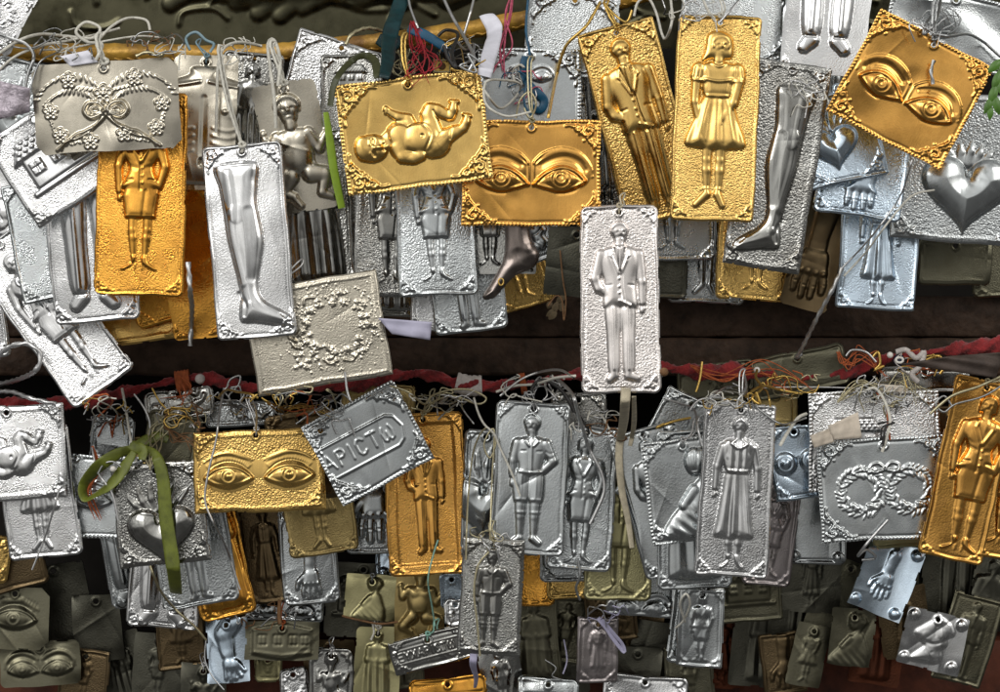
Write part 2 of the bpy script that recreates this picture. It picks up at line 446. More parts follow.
def boy(R):
    R.part('embossed_figure')
    for e, kx in ((-1, -.075), (1, .055)):
        R.chain([(kx, .30, .042), (kx * .95, .21, .034), (kx * .95, .06, .022)], asp=.8, lift=.002)
        R.line([(kx - .04, .245), (kx + .04, .245)], .016, .006)
        R.cap(kx * .95, .045, .028, kx * .95 + e * .05, .012, .023, asp=.8, lift=.006)
        R.poly([(kx - .062 + (.01 if e > 0 else 0), .56), (kx + .062, .56), (kx + .058, .33), (kx - .056, .33)], z=.036, edge=.05, lift=.004)
        R.line([(kx - .05, .345), (kx + .05, .345)], .014, .005)
        R.line([(kx, .53), (kx, .36)], .014, .006)
    R.poly([(-.05, .83), (-.12, .80), (-.13, .70), (-.11, .60), (-.115, .53), (.0, .52), (.115, .53), (.11, .60), (.13, .70), (.12, .80), (.05, .83)], z=.042, edge=.07, lift=.008)
    R.line([(0, .82), (.005, .55)], .010, .012)
    R.line([(-.11, .565), (0, .552), (.11, .565)], .012, .012, smooth=True)
    for e in (-1, 1):
        R.line([(e * .01, .84), (e * .06, .80), (e * .02, .76)], .012, .014)
        R.line([(e * .05, .72), (e * .09, .72)], .008, -.008)
    R.chain([(-.125, .775, .042), (-.16, .64, .034), (-.155, .53, .027)], asp=.8, lift=.010); hand_blob(R, -.155, .49, .03, .1, -1, .012)
    R.chain([(.125, .775, .042), (.195, .65, .034), (.105, .565, .027)], asp=.8, lift=.014); hand_blob(R, .09, .55, .028, -.8, -.5, .022)
    for y in (.72, .68): R.line([(.13, y), (.165, y - .014), (.2, y)], .010, -.004, smooth=True)
    R.cap(0, .84, .03, 0, .87, .03, asp=.9, lift=.014)
    head(R, -.005, .92, .075, 'short', look=-.35)

def baby_lying(R):
    """Baby lying on its back, head to the left, width 1, centred."""
    R.part('embossed_baby')
    R.cap(-.27, -.015, .07, -.22, 0, .09, asp=.5, lift=.0)
    R.ell(-.385, -.05, .135, .118, asp=.62, lift=.008)
    R.ell(-.455, -.045, .075, .105, asp=.6, lift=.04)
    rg = np.random.default_rng(2)
    for k in range(26):
        t = rg.uniform(1.3, 5.0); q = rg.uniform(.7, .98)
        R.cap(-.405 + .115 * q * math.cos(t), -.05 + .112 * q * math.sin(t), rg.uniform(.012, .02), asp=.7, lift=.055 * (1.15 - q) + .012)
    R.line([(-.36, -.05), (-.315, -.05)], .024, .020); R.line([(-.312, -.05)], .026, .018)
    R.line([(-.375, -.008), (-.370, .014)], .024, -.020); R.line([(-.375, -.095), (-.370, -.115)], .024, -.020)
    R.line([(-.40, -.015), (-.395, .02)], .016, .010); R.line([(-.40, -.09), (-.395, -.125)], .016, .010)
    R.line([(-.282, -.028), (-.282, -.075)], .017, -.020); R.line([(-.268, -.04), (-.268, -.065)], .014, .012)
    R.line([(-.325, .01)], .05, .008); R.line([(-.325, -.11)], .05, .008); R.line([(-.26, -.05)], .03, .010)
    R.poly([(-.24, .10), (-.14, .13), (-.03, .10), (.07, .115), (.17, .06), (.2, -.05), (.13, -.16), (-.02, -.14), (-.16, -.17), (-.24, -.10)], z=.085, edge=.13)
    R.cap(.0, -.01, .12, .06, -.01, .12, asp=.35, lift=.06)
    R.line([(.05, .0)], .02, -.02)
    R.cap(-.14, .03, .09, asp=.3, lift=.062)
    # arms
    R.chain([(-.16, .09, .060), (-.04, .115, .052), (-.05, .16, .044), (-.13, .185, .040), (-.19, .225, .030)], asp=.68, lift=.012)
    hand_blob(R, -.205, .24, .042, -.55, .6, .014)
    R.chain([(-.17, -.06, .06), (-.14, -.15, .056), (-.05, -.175, .052), (.01, -.16, .048), (-.01, -.08, .042), (-.04, -.0, .034)], asp=.62, lift=.048); hand_blob(R, -.05, .03, .036, -.3, 1, .06)
    # legs
    R.chain([(.14, .03, .085), (.12, .17, .066), (.14, .215, .056), (.20, .20, .052), (.30, .135, .038)], asp=.66, lift=.022)
    R.chain([(.31, .135, .036), (.335, .19, .040), (.35, .24, .030)], asp=.75, lift=.026)
    for k in range(5): R.cap(.32 + .016 * k, .262 - .003 * k, .012, asp=.9, lift=.034)
    R.ell(.15, -.10, .125, .10, rot=10, asp=.55, lift=.022)
    R.chain([(.17, -.085, .095), (.25, -.03, .068), (.31, -.005, .055), (.39, .02, .038)], asp=.66, lift=.028)
    R.chain([(.395, .02, .036), (.43, .07, .036), (.445, .11, .03)], asp=.75, lift=.028)
    for k in range(5): R.cap(.418 + .014 * k, .135 - .005 * k, .011, asp=.9, lift=.036)
    R.line([(.06, -.12), (.12, .0), (.07, .09)], .014, -.014, smooth=True)
    R.line([(.19, .14), (.17, .20)], .012, -.012); R.line([(.28, -.06), (.3, .04)], .012, -.012)

def child_front(R):
    """Plump naked child sitting up, seen from the front."""
    R.part('embossed_figure')
    R.poly([(-.14, .66), (.14, .66), (.17, .5), (.15, .36), (.17, .26), (-.17, .26), (-.15, .36), (-.17, .5)], z=.075, edge=.13)
    R.cap(0, .42, .12, asp=.35, lift=.05); R.cap(0, .40, .012, asp=.5, lift=.07)
    for e in (-1, 1):
        R.cap(e * .07, .57, .05, asp=.3, lift=.06)
    R.chain([(-.15, .62, .055), (-.24, .52, .045), (-.26, .62, .034)], asp=.75, lift=.012); hand_blob(R, -.265, .655, .036, -.1, 1, .014)
    R.chain([(.15, .62, .055), (.22, .46, .046), (.3, .57, .034)], asp=.75, lift=.012); hand_blob(R, .32, .60, .036, .3, .9, .014)
    R.chain([(-.1, .25, .085), (-.22, .12, .066), (-.1, .06, .04)], asp=.7, lift=.02)
    R.chain([(.1, .25, .085), (.24, .22, .066), (.17, .06, .045), (.26, .01, .035)], asp=.7, lift=.02)
    R.cap(-.1, .05, .04, -.05, -.03, .03, asp=.7, lift=.02)
    R.cap(0, .70, .05, 0, .74, .05, asp=.8, lift=.02)
    head(R, 0, .86, .135, 'short')

def leg(R, thick=1.0):
    R.part('embossed_leg')
    P = [(-.145, 1.0), (-.13, .85), (-.115, .70), (-.105, .55), (-.08, .40), (-.058, .28), (-.05, .16), (-.065, .08), (-.055, .015), (.05, .0), (.17, -.025), (.26, -.03), (.275, .01), (.21, .065), (.12, .12), (.075, .18), (.072, .27), (.10, .38), (.13, .52), (.115, .66), (.105, .76), (.12, .88), (.115, 1.0)]
    R.poly(P, z=.066, edge=.095, n=6)
    R.cap(-.03, .70, .045, -.03, .66, .04, asp=.22, lift=.058)
    R.line([(-.07, .95), (-.06, .75), (-.07, .55), (-.03, .25)], .035, .010, smooth=True)
    R.line([(.045, .7), (.05, .5), (.03, .28)], .035, -.007, smooth=True)
    R.cap(.015, .115, .026, asp=.45, lift=.052)
    R.line([(-.06, .19), (-.02, .12), (-.03, .05)], .018, -.010, smooth=True)
    for k in range(5):
        R.cap((.245 + .006 * k), .012 - .011 * k, .017 - .0012 * k, asp=.7, lift=.026)
        R.line([((.20 + .012 * k), .045 - .014 * k), ((.26 + .006 * k), .016 - .011 * k)], .007, -.008)
    R.line([(-.15, .99), (.12, .99)], .012, .012)

def eye(R, e=1):
    """One eye: lids, lashes, iris and pupil (width about 1)."""
    R.part('embossed_eye')
    R.poly([(-.52, -.05), (-.3, .19), (0, .28), (.32, .2), (.53, -.03), (.3, -.2), (0, -.27), (-.28, -.2)], z=.075, edge=.2, lift=.02)
    R.ell(0, -.01, .36, .2, asp=.75, lift=.02)
    up = [(-.50, -.05), (-.28, .12), (0, .19), (.28, .13), (.5, -.03)]
    lo = [(-.50, -.05), (-.26, -.15), (0, -.2), (.28, -.15), (.5, -.03)]
    R.line(up, .036, .055, smooth=True); R.line(lo, .03, .035, smooth=True)
    R.line([(x * 1.02, y * 1.4 + .03) for x, y in up], .045, -.022, smooth=True)
    R.line([(x * .9, y * .78) for x, y in up], .022, -.035, smooth=True)
    for k in range(-10, 11):
        a = k / 10 * 1.25
        R.line([(.42 * math.sin(a), .10 * math.cos(a) + .11), (.5 * math.sin(a), .16 * math.cos(a) + .17)], .013, .016)
    R.line([(.15 * math.cos(t * math.pi / 10), -.005 + .15 * math.sin(t * math.pi / 10)) for t in range(21)], .022, .024)
    R.line([(.10 * math.cos(t * math.pi / 8), -.005 + .10 * math.sin(t * math.pi / 8)) for t in range(17)], .022, -.022)
    R.line([(0, -.005)], .075, .06)

def brow_arc(R, pts, rr, asp=.5):
    n = 12
    Q = []
    for i in range(len(pts) - 1):
        p0, p1, p2, p3 = pts[max(i - 1, 0)], pts[i], pts[i + 1], pts[min(i + 2, len(pts) - 1)]
        for k in range(n):
            t = k / n
            x, y = [0.5 * ((2 * b) + (-a + c) * t + (2 * a - 5 * b + 4 * c - d) * t * t + (-a + 3 * b - 3 * c + d) * t ** 3) for a, b, c, d in zip(p0, p1, p2, p3)]
            Q.append((x, y, rr[i] + (rr[i + 1] - rr[i]) * t))
    R.chain(Q, asp=asp, lift=.002)
    for k in range(0, len(Q) - 2, 1):
        x, y, r = Q[k]
        sx = 1 if Q[-1][0] > Q[0][0] else -1
        R.line([(x - sx * r * .35, y - r * .8), (x + sx * r * .5, y + r * .8)], .006, -.0055)

def eyes_pair(R, gap=.22, ew=.33, brow=True):
    """Two deep moulded eyes under heavy brows in a unit-wide frame."""
    ox, oy, sc, fl, sx = R.ox, R.oy, R.sc, R.fl, R.sx
    rot = math.degrees(math.atan2(R.sr, R.cr))
    for e in (-1, 1):
        R.set(ox, oy, sc, rot, fl, sx)
        R.part('embossed_brow')
        # orbit: a raised fold of brow that curls down outside the eye
        R.ell(e * .235, .005, .215, .165, asp=.16, power=.8)
        brow_arc(R, [(e * .03, .06), (e * .10, .115), (e * .22, .15), (e * .34, .125), (e * .425, .045), (e * .45, -.045)], [.018, .028, .030, .026, .018, .008], asp=.55)
        R.line([(e * .08, .045), (e * .16, .085), (e * .25, .10), (e * .34, .07), (e * .39, .01)], .032, -.016, smooth=True)
        R.line([(e * .20, -.155), (e * .30, -.14), (e * .38, -.08)], .025, -.008, smooth=True)
        cx, cy = R.t(e * gap, -.055)
        R.part('embossed_eye')
        R.set(cx, cy, sc * ew, rot, e)
        R.poly([(-.58, -.10), (-.34, .17), (0, .30), (.34, .2), (.56, -.06), (.3, -.22), (0, -.30), (-.3, -.24)], z=.075, edge=.2, lift=.06)
        R.ell(0, 0, .38, .25, asp=.75, lift=.06)
        up = [(-.60, -.13), (-.34, .12), (0, .26), (.32, .16), (.54, -.05)]
        lo = [(-.60, -.13), (-.3, -.2), (0, -.26), (.3, -.18), (.54, -.05)]
        R.line(up, .05, .07, smooth=True); R.line(lo, .042, .05, smooth=True)
        R.line([(x * .88, y * .76) for x, y in up], .03, -.04, smooth=True)
        for rr_, z_ in ((.23, .028), (.17, -.025), (.12, .03)):
            R.line([(rr_ * math.cos(t), rr_ * .95 * math.sin(t)) for t in np.linspace(0, 6.29, 22)], .028, z_)
        R.line([(0, .02), (0, .14)], .05, -.03)
        for k in range(14):
            t = 3.3 + k * .2
            R.line([(.14 * math.cos(t), .14 * math.sin(t)), (.21 * math.cos(t), .2 * math.sin(t))], .012, .010)
    R.set(ox, oy, sc, rot, fl, sx)
    R.ground()
    for e in (-1, 1):
        R.line([(e * .022, .06), (e * .018, -.02), (e * .024, -.09)], .012, .012, smooth=True)
        R.line([(e * .05, -.05), (e * .06, -.10), (e * .10, -.12)], .02, .006, smooth=True)

def eyes_plain(R, gap=.235, ew=.37):
    """Two open eyes with lashes and thin brows on a smooth band."""
    ox, oy, sc, fl, sx = R.ox, R.oy, R.sc, R.fl, R.sx
    rot = math.degrees(math.atan2(R.sr, R.cr))
    for e in (-1, 1): R.ell(e * .24, -.005, .23, .155, asp=.06, power=.7)
    R.ell(0, .02, .2, .07, asp=.04, power=.7)
    for e in (-1, 1):
        R.set(ox, oy, sc, rot, fl, sx)
        R.part('embossed_brow')
        brow_arc(R, [(e * .05, .085), (e * .12, .115), (e * .23, .145), (e * .34, .125), (e * .43, .075)], [.010, .017, .018, .014, .006], asp=.7)
        cx, cy = R.t(e * gap, -.03)
        R.set(cx, cy, sc * ew, rot, e)
        eye(R)
    R.set(ox, oy, sc, rot, fl, sx)
    R.ground()

def heart(R, flames=True):
    R.part('embossed_heart')
    pts = []
    for k in range(40):
        t = k / 40 * 2 * math.pi
        x = 16 * math.sin(t) ** 3; y = 13 * math.cos(t) - 5 * math.cos(2 * t) - 2 * math.cos(3 * t) - math.cos(4 * t)
        pts.append((x / 34, .40 + y / 36))
    R.poly(pts, z=.21, edge=.37, n=2)
    R.line([(0, .63), (0, .56)], .04, -.03)
    if flames:
        R.part('embossed_flames')
        for x, tx, h in ((-.2, -.40, .22), (-.13, -.26, .30), (-.05, -.10, .36), (.04, .06, .40), (.12, .22, .34), (.2, .38, .24)):
            R.chain([(x, .70, .05), ((x + tx) / 2 - .02, .70 + h * .45, .055), (tx, .72 + h * .8, .032), (tx * 1.1 + .02, .74 + h, .010)], asp=.7)
            R.line([(x, .72), ((x + tx) / 2, .70 + h * .5), (tx, .72 + h * .85)], .018, -.016, smooth=True)
        R.line([(-.24, .69), (-.1, .66), (0, .62), (.1, .66), (.24, .69)], .04, .03, smooth=True)

def hand_up(R):
    """Forearm and open hand pointing down, unit tall."""
    R.part('embossed_hand')
    R.chain([(0.02, 1.0, .13), (0.0, .72, .11), (0, .52, .12)], asp=.6)
    R.poly([(-.10, .58), (.12, .58), (.17, .40), (.16, .28), (-.14, .28), (-.16, .42)], z=.09, edge=.12, lift=.01)
    for x, tx, y in ((-.12, -.15, .06), (-.04, -.05, .0), (.05, .05, .01), (.13, .16, .08)):
        R.chain([(x, .32, .048), (tx, (.32 + y) / 2, .044), (tx * 1.02, y + .04, .034)], asp=.85, lift=.02)
        R.line([(tx - .03, (.32 + y) / 2), (tx + .03, (.32 + y) / 2)], .014, -.012)
        R.cap(x, .32, .03, asp=.5, lift=.09)
    R.chain([(-.13, .46, .055), (-.24, .36, .048), (-.27, .24, .036)], asp=.8, lift=.03)

def hands_down(R):
    R.part('embossed_hand')
    R.poly([(-.3, 1.0), (.3, 1.0), (.28, .62), (.32, .42), (-.32, .42), (-.28, .62)], z=.14, edge=.18)
    for x, y in ((-.24, .10), (-.08, .0), (.09, .03), (.24, .12)):
        R.chain([(x, .46, .085), (x * 1.05, .25, .078), (x * 1.1, y + .05, .06)], asp=.85, lift=.03)
        R.line([(x - .06, .24), (x + .06, .24)], .02, -.02)

def arm(R):
    R.part('embossed_arm')
    R.chain([(.1, .98, .17), (-.06, .78, .16), (.0, .45, .12), (.03, .36, .1)], asp=.6)
    R.ell(.12, .97, .16, .10, rot=30, asp=.3, lift=.09)
    R.poly([(-.06, .36), (.14, .36), (.18, .2), (.0, .16), (-.09, .24)], z=.07, edge=.09, lift=.02)
    for x, tx, y in ((-.05, -.05, .03), (.02, .03, .0), (.09, .11, .02), (.15, .2, .07)):
        R.chain([(x, .21, .035), (tx, y, .026)], asp=.9, lift=.03)
    R.chain([(.15, .3, .04), (.26, .16, .028)], asp=.9, lift=.03)

def torso(R, female=False):
    R.part('embossed_torso')
    R.poly([(-.1, .95), (-.14, .88), (-.36, .80), (-.40, .68), (-.32, .55), (-.30, .35), (-.33, .05), (.33, .05), (.30, .35), (.32, .55), (.40, .68), (.36, .80), (.14, .88), (.1, .95)], z=.10, edge=.2)
    for e in (-1, 1):
        R.ell(e * .16, .62, .15, .10 if not female else .13, asp=.35 if not female else .8, lift=.07)
        R.cap(e * .17, .59, .02, asp=.9, lift=.12)
        R.line([(e * .04, .83), (e * .2, .80), (e * .34, .79)], .02, .025, smooth=True)
        for k in range(4): R.line([(e * .08, .46 - .06 * k), (e * .2, .44 - .06 * k), (e * .29, .47 - .06 * k)], .02, .006, smooth=True)
    R.line([(0, .70), (0, .25)], .03, -.012)
    R.cap(0, .19, .02, asp=-.8, lift=.09)
    R.line([(0, .20), (0, .17)], .03, -.04)

def bosom(R):
    R.part('embossed_bosom')
    for e in (-1, 1):
        R.cap(e * .26, 0, .23, asp=.6)
        R.cap(e * .26, 0, .07, asp=.6, lift=.12)
        R.line([(e * .26 + .12 * math.cos(t * math.pi / 8), .12 * math.sin(t * math.pi / 8)) for t in range(17)], .02, -.03)

def foot_person(R):
    """Bare bent body from the neck to the thighs."""
    R.part('embossed_torso')
    R.poly([(.0, .47), (.14, .47), (.30, .37), (.37, .2), (.25, .10), (.27, -.04), (.19, -.14), (.23, -.30), (.1, -.44), (-.36, -.44), (-.24, -.25), (-.14, -.12), (-.30, -.02), (-.38, .12), (-.24, .26), (-.12, .37)], z=.13, edge=.2, n=6)
    R.cap(.14, .17, .11, asp=.45, lift=.10); R.cap(-.14, .07, .11, asp=.45, lift=.10)
    R.line([(-.2, -.02), (0, -.06), (.18, .02)], .035, -.03, smooth=True)
    R.line([(.0, .3), (.02, .1)], .03, -.02); R.line([(.02, -.22)], .03, -.03)
    R.line([(-.1, -.2), (.02, -.36), (.0, -.44)], .03, -.025, smooth=True)

def house(R):
    R.part('embossed_house')
    R.poly([(-.36, -.2), (.36, -.2), (.36, .16), (-.36, .16)], z=.05, edge=.03, smooth=False)
    R.poly([(-.46, .14), (.46, .14), (.30, .36), (-.30, .36)], z=.05, edge=.06, smooth=False, lift=.03)
    for r in range(4):
        for k in range(10):
            R.line([(-.38 + .08 * k + .04 * (r % 2), .17 + .05 * r), (-.36 + .08 * k + .04 * (r % 2), .17 + .05 * r)], .022, .022)
    for x in (-.24, .0, .24):
        R.poly([(x - .07, -.06), (x + .07, -.06), (x + .07, .09), (x - .07, .09)], z=.02, edge=.01, smooth=False, lift=.055)
        R.line([(x - .05, .015), (x + .05, .015)], .012, -.02); R.line([(x, -.04), (x, .07)], .012, -.02)
    R.poly([(-.44, -.26), (.44, -.26), (.44, -.2), (-.44, -.2)], z=.04, edge=.02, smooth=False)

def long_house(R):
    R.part('embossed_house')
    R.poly([(-.42, -.18), (0, -.26), (.42, -.18), (.42, .16), (0, .25), (-.42, .16)], z=.04, edge=.03, smooth=False)
    R.line([(-.42, .16), (0, .25), (.42, .16)], .02, .03); R.line([(-.42, -.18), (0, -.26), (.42, -.18)], .02, .03)
    for x in (-.28, -.06, .16, .32):
        R.line([(x - .06, -.06), (x + .06, -.06), (x + .06, .08), (x - .06, .08), (x - .06, -.06)], .014, -.025)
        R.line([(x, -.06), (x, .08)], .01, -.02)
    for k in range(30): R.line([(-.40 + .027 * k, -.155 - .05 * (1 - abs(k - 15) / 15.))], .02, .022)

def leafy_ring(R, cx, cy, r, n=34, name='embossed_wreath'):
    R.part(name)
    rg = np.random.default_rng(5)
    for k in range(n):
        a = 2 * math.pi * k / n
        for q in (-1, 1):
            rr = r + q * .024 + rg.uniform(-.012, .012)
            x, y = cx + rr * math.cos(a), cy + rr * math.sin(a)
            R.ell(x, y, rg.uniform(.026, .038), rg.uniform(.010, .016), rot=math.degrees(a) + 90 + q * 42 + rg.uniform(-20, 20), asp=.8, lift=.003)
    for k in range(16):
        a = math.radians(rg.uniform(230, 310)); rr = r * rg.uniform(.72, 1.02)
        R.cap(cx + rr * math.cos(a), cy + rr * math.sin(a), rg.uniform(.012, .02), asp=.9, lift=.005)

def wreaths(R):
    leafy_ring(R, -.20, -.02, .165); leafy_ring(R, .20, -.02, .165)
    R.part('embossed_bow')
    for e in (-1, 1):
        R.line([(0, .16), (e * .05, .21), (e * .11, .195), (e * .10, .15), (0, .16)], .015, .016, smooth=True, mark=True)
        R.line([(0, .16), (e * .08, .135), (e * .18, .16), (e * .26, .135)], .015, .014, smooth=True, mark=True)
        for k in range(9): R.ell(e * (.06 + .024 * k), .15 + .018 * math.sin(k * 1.3), .02, .010, rot=40 * (-1) ** k, asp=.8)

def round_wreath(R):
    R.part('embossed_wreath')
    rg = np.random.default_rng(9)
    def flower(x, y, q):
        for m in range(5):
            t = m * 1.257 + rg.uniform(0, 1)
            R.ell(x + q * .7 * math.cos(t), y + q * .7 * math.sin(t), q * .5, q * .38, rot=math.degrees(t), asp=.8, lift=.002)
        R.cap(x, y, q * .35, asp=1.0, lift=.006)
    for k in range(64):
        t = rg.uniform(0, 2 * math.pi); rr = .20 + abs(rg.normal(0, .055))
        flower(rr * math.cos(t), rr * .82 * math.sin(t), rg.uniform(.014, .026))
    for k in range(26):
        flower(rg.uniform(-.36, .2), rg.uniform(-.30, -.16), rg.uniform(.012, .022))
    for k in range(260):
        t = rg.uniform(0, 2 * math.pi); rr = .24 + abs(rg.normal(0, .13))
        R.cap(rr * math.cos(t), rr * .8 * math.sin(t), rg.uniform(.004, .009), asp=1.0)
    for k in range(8):
        t = rg.uniform(0, 6.28); rr = .33
        R.line([(rr * math.cos(t), rr * .8 * math.sin(t)), ((rr + .04) * math.cos(t + .15), (rr + .03) * .8 * math.sin(t + .15)), (rr * math.cos(t + .3), rr * .8 * math.sin(t + .3))], .012, .012, smooth=True, mark=True)

def rosette(R, x, y, s):
    for k in range(5):
        a = 2 * math.pi * k / 5 + .3
        px, py = x + s * .62 * math.cos(a), y + s * .62 * math.sin(a)
        R.cap(px, py, s * .38, asp=.55)
        R.line([(px + s * .3 * math.cos(t), py + s * .3 * math.sin(t)) for t in np.linspace(0, 6.28, 9)], s * .14, s * .16)
    R.cap(x, y, s * .3, asp=1.0, lift=s * .1)

def bow_flowers(R):
    R.part('embossed_bow')
    for e in (-1, 1):
        R.line([(0, -.03), (e * .05, .02), (e * .12, .025), (e * .15, -.03), (e * .11, -.075), (e * .05, -.06), (0, -.03)], .020, .032, smooth=True, mark=True)
        R.line([(e * .03, -.03), (e * .08, -.005), (e * .11, -.03), (e * .08, -.045), (e * .03, -.03)], .010, .02, smooth=True, mark=True)
        R.line([(0, -.06), (e * .06, -.12), (e * .16, -.17), (e * .22, -.19), (e * .36, -.29)], .014, .026, smooth=True, mark=True)
        R.line([(e * .02, -.06), (e * .09, -.15), (e * .2, -.21), (e * .30, -.24), (e * .33, -.29)], .010, .02, smooth=True, mark=True)
    R.cap(0, -.03, .03, asp=.8, lift=.02)
    R.part('embossed_flowers')
    rosette(R, -.01, .085, .072)
    for x, y, s in ((-.25, .19, .060), (.21, .19, .060), (-.39, -.02, .058), (.39, .0, .058), (-.33, -.19, .060), (.34, -.17, .058), (-.12, -.24, .062), (.12, -.20, .060)):
        rosette(R, x, y, s)
    for e in (-1, 1):
        for arc in (.30, .22):
            for k in range(16):
                a = math.radians(20 + k * 9)
                x = e * (.24 - arc * .9 * math.cos(a)); y = -.04 + arc * (.85 if arc > .25 else .7) * math.sin(a)
                R.ell(x, y, .028, .010, rot=e * (math.degrees(a) + 20), asp=.9)
        for k in range(7): R.ell(e * (.40 - .005 * k), -.07 - .016 * k, .014, .008, rot=30 * (-1) ** k, asp=1.0)
        for k in range(7): R.ell(e * (.07 + .03 * k), .11 + .006 * k, .02, .009, rot=30, asp=1.0)
        for k in range(5): R.ell(e * (.17 + .03 * k), -.24 - .004 * k, .016, .008, rot=40 * (-1) ** k, asp=1.0)

GL = {
 'Ε': [[(.5, 1), (0, 1), (0, 0), (.5, 0)], [(0, .5), (.4, .5)]],
 'Υ': [[(0, 1), (.3, .5), (.6, 1)], [(.3, .5), (.3, 0)]],
 'Χ': [[(0, 1), (.55, 0)], [(0, 0), (.55, 1)]],
 'Α': [[(0, 0), (.32, 1), (.64, 0)], [(.14, .36), (.5, .36)]],
 'Ρ': [[(0, 0), (0, 1), (.35, 1), (.48, .86), (.48, .64), (.35, .5), (0, .5)]],
 'Ι': [[(.12, 0), (.12, 1)]],
 'C': [[(.5, .85), (.35, 1), (.15, 1), (0, .78), (0, .22), (.15, 0), (.35, 0), (.5, .15)]],
 'Τ': [[(0, 1), (.6, 1)], [(.3, 1), (.3, 0)]],
 'Ω': [[(.1, .95), (.0, .6), (.04, .1), (.2, .0), (.34, .2), (.36, .6), (.38, .2), (.5, .0), (.68, .1), (.72, .6), (.62, .95)]],
}
GW = {'Ι': .24, 'Ω': .72, 'Α': .64, 'Ρ': .48, 'C': .5, 'Τ': .6, 'Ε': .5, 'Υ': .6, 'Χ': .55}

def lettering(R, text, x0, y0, hgt, gap=.22, r=.085, z=.12):
    x = x0
    for ch in text:
        for st in GL[ch]:
            R.line([(x + px * hgt, y0 + py * hgt) for px, py in st], r * hgt, z * hgt)
        x += (GW[ch] + gap) * hgt
    return x

def thanks_short(R):
    R.part('inscription_band')
    P = [(-.62, .16), (.26, .16), (.33, .12), (.37, .0), (.33, -.12), (.26, -.16), (-.62, -.16)]
    R.poly(P, z=.008, edge=.03, smooth=False)
    R.line(P, .014, .020)
    
    lettering(R, 'ΑΡΙCΤΩ', -.47, -.075, .15, gap=.34, r=.09, z=.085)

def thanks_full(R):
    R.part('inscription_band')
    P = [(-.40, .085), (.40, .085), (.45, .0), (.40, -.085), (-.40, -.085), (-.45, .0), (-.40, .085)]
    R.line(P, .010, .016, mark=True)
    lettering(R, 'ΕΥΧΑΡΙCΤΩ', -.40, -.05, .10, gap=.28, r=.11, z=.22)

def bust_woman(R):
    """Woman in a gown turned to the right, unit tall."""
    R.part('embossed_figure')
    R.poly([(.05, .62), (-.05, .52), (-.12, .40), (-.30, .24), (-.42, .02), (-.1, -.05), (.3, -.05), (.34, .2), (.28, .4), (.22, .56), (.15, .62)], z=.09, edge=.14,
           fold=lambda x, y: .012 * np.cos((x + y) * 40) * np.clip((.4 - y) * 3, 0, 1))
    R.cap(.10, .58, .05, .12, .70, .05, asp=.8, lift=.02)
    R.ell(.10, .82, .14, .14, asp=.7, lift=.02)
    R.ell(.02, .82, .11, .15, asp=.7, lift=.05)
    R.line([(.2, .86), (.26, .80), (.2, .78)], .02, .03); R.line([(.14, .85), (.2, .85)], .02, -.03); R.line([(.17, .74), (.22, .745)], .015, -.02)
    for k in range(5): R.line([(-.06 + .03 * k, .95), (-.05 + .02 * k, .72)], .012, -.02)
    R.chain([(-.02, .5, .06), (-.16, .34, .05), (-.02, .26, .035)], asp=.7, lift=.05)

def legs_trousers(R):
    """Lower half of a trousered figure with laced shoes (0..1)."""
    R.part('embossed_figure')
    for e in (-1, 1):
        R.poly([(e * .20, 1.0), (e * .02, 1.0), (e * .03, .5), (e * .04, .12), (e * .17, .12), (e * .2, .5)], z=.07, edge=.09)
        R.line([(e * .11, .95), (e * .11, .15)], .02, .02)
        R.cap(e * .1, .08, .06, e * .15, .02, .05, asp=.7, lift=.02)
        R.line([(e * .07, .1), (e * .14, .1)], .012, -.02)

def saint_robe(R):
    """Long-robed figure with joined hands."""
    R.part('embossed_figure')
    R.poly([(-.1, .82), (-.16, .6), (-.2, .1), (-.15, .0), (.15, .0), (.2, .1), (.16, .6), (.1, .82)], z=.06, edge=.09,
           fold=lambda x, y: .014 * np.cos(x * 55 + 2 * y) * np.clip((.7 - y) * 3, 0, 1))
    R.chain([(-.12, .76, .05), (-.15, .58, .045), (.0, .54, .034)], asp=.7, lift=.03)
    R.chain([(.12, .76, .05), (.15, .58, .045), (.0, .55, .034)], asp=.7, lift=.034)
    hand_blob(R, 0, .56, .034, 0, 1, .05)
    R.cap(0, .82, .035, 0, .86, .035, asp=.8, lift=.02)
    head(R, 0, .92, .07, 'bob')

def nothing(R):
    pass

FIGSX = dict(man=.88, suit=.98, girl=.95, dress=.92, leg=.95, boy=.88)
FIG = dict(man=(man_suit, .86), suit=(woman_suit, .80), girl=(girl, .84), dress=(woman_dress, .84), boy=(boy, .84),
           child=(child_front, .80), leg=(leg, .86), heart=(heart, .60), hand=(hand_up, .8), hands=(hands_down, .6), arm=(arm, .9),
           torso=(torso, .9), trousers=(legs_trousers, .9), robe=(saint_robe, .84), bust=(bust_woman, .8))
FIGC = dict(baby=(baby_lying, .80), eyes=(eyes_pair, .96), openeyes=(eyes_plain, 1.0), bosom=(bosom, .9), nude=(foot_person, .9), house=(house, .9),
            longhouse=(long_house, .92), wreaths=(wreaths, .92), ring=(round_wreath, .95), bow=(bow_flowers, 1.0),
            thanks=(thanks_short, 1.0), thanksfull=(thanks_full, 1.0))

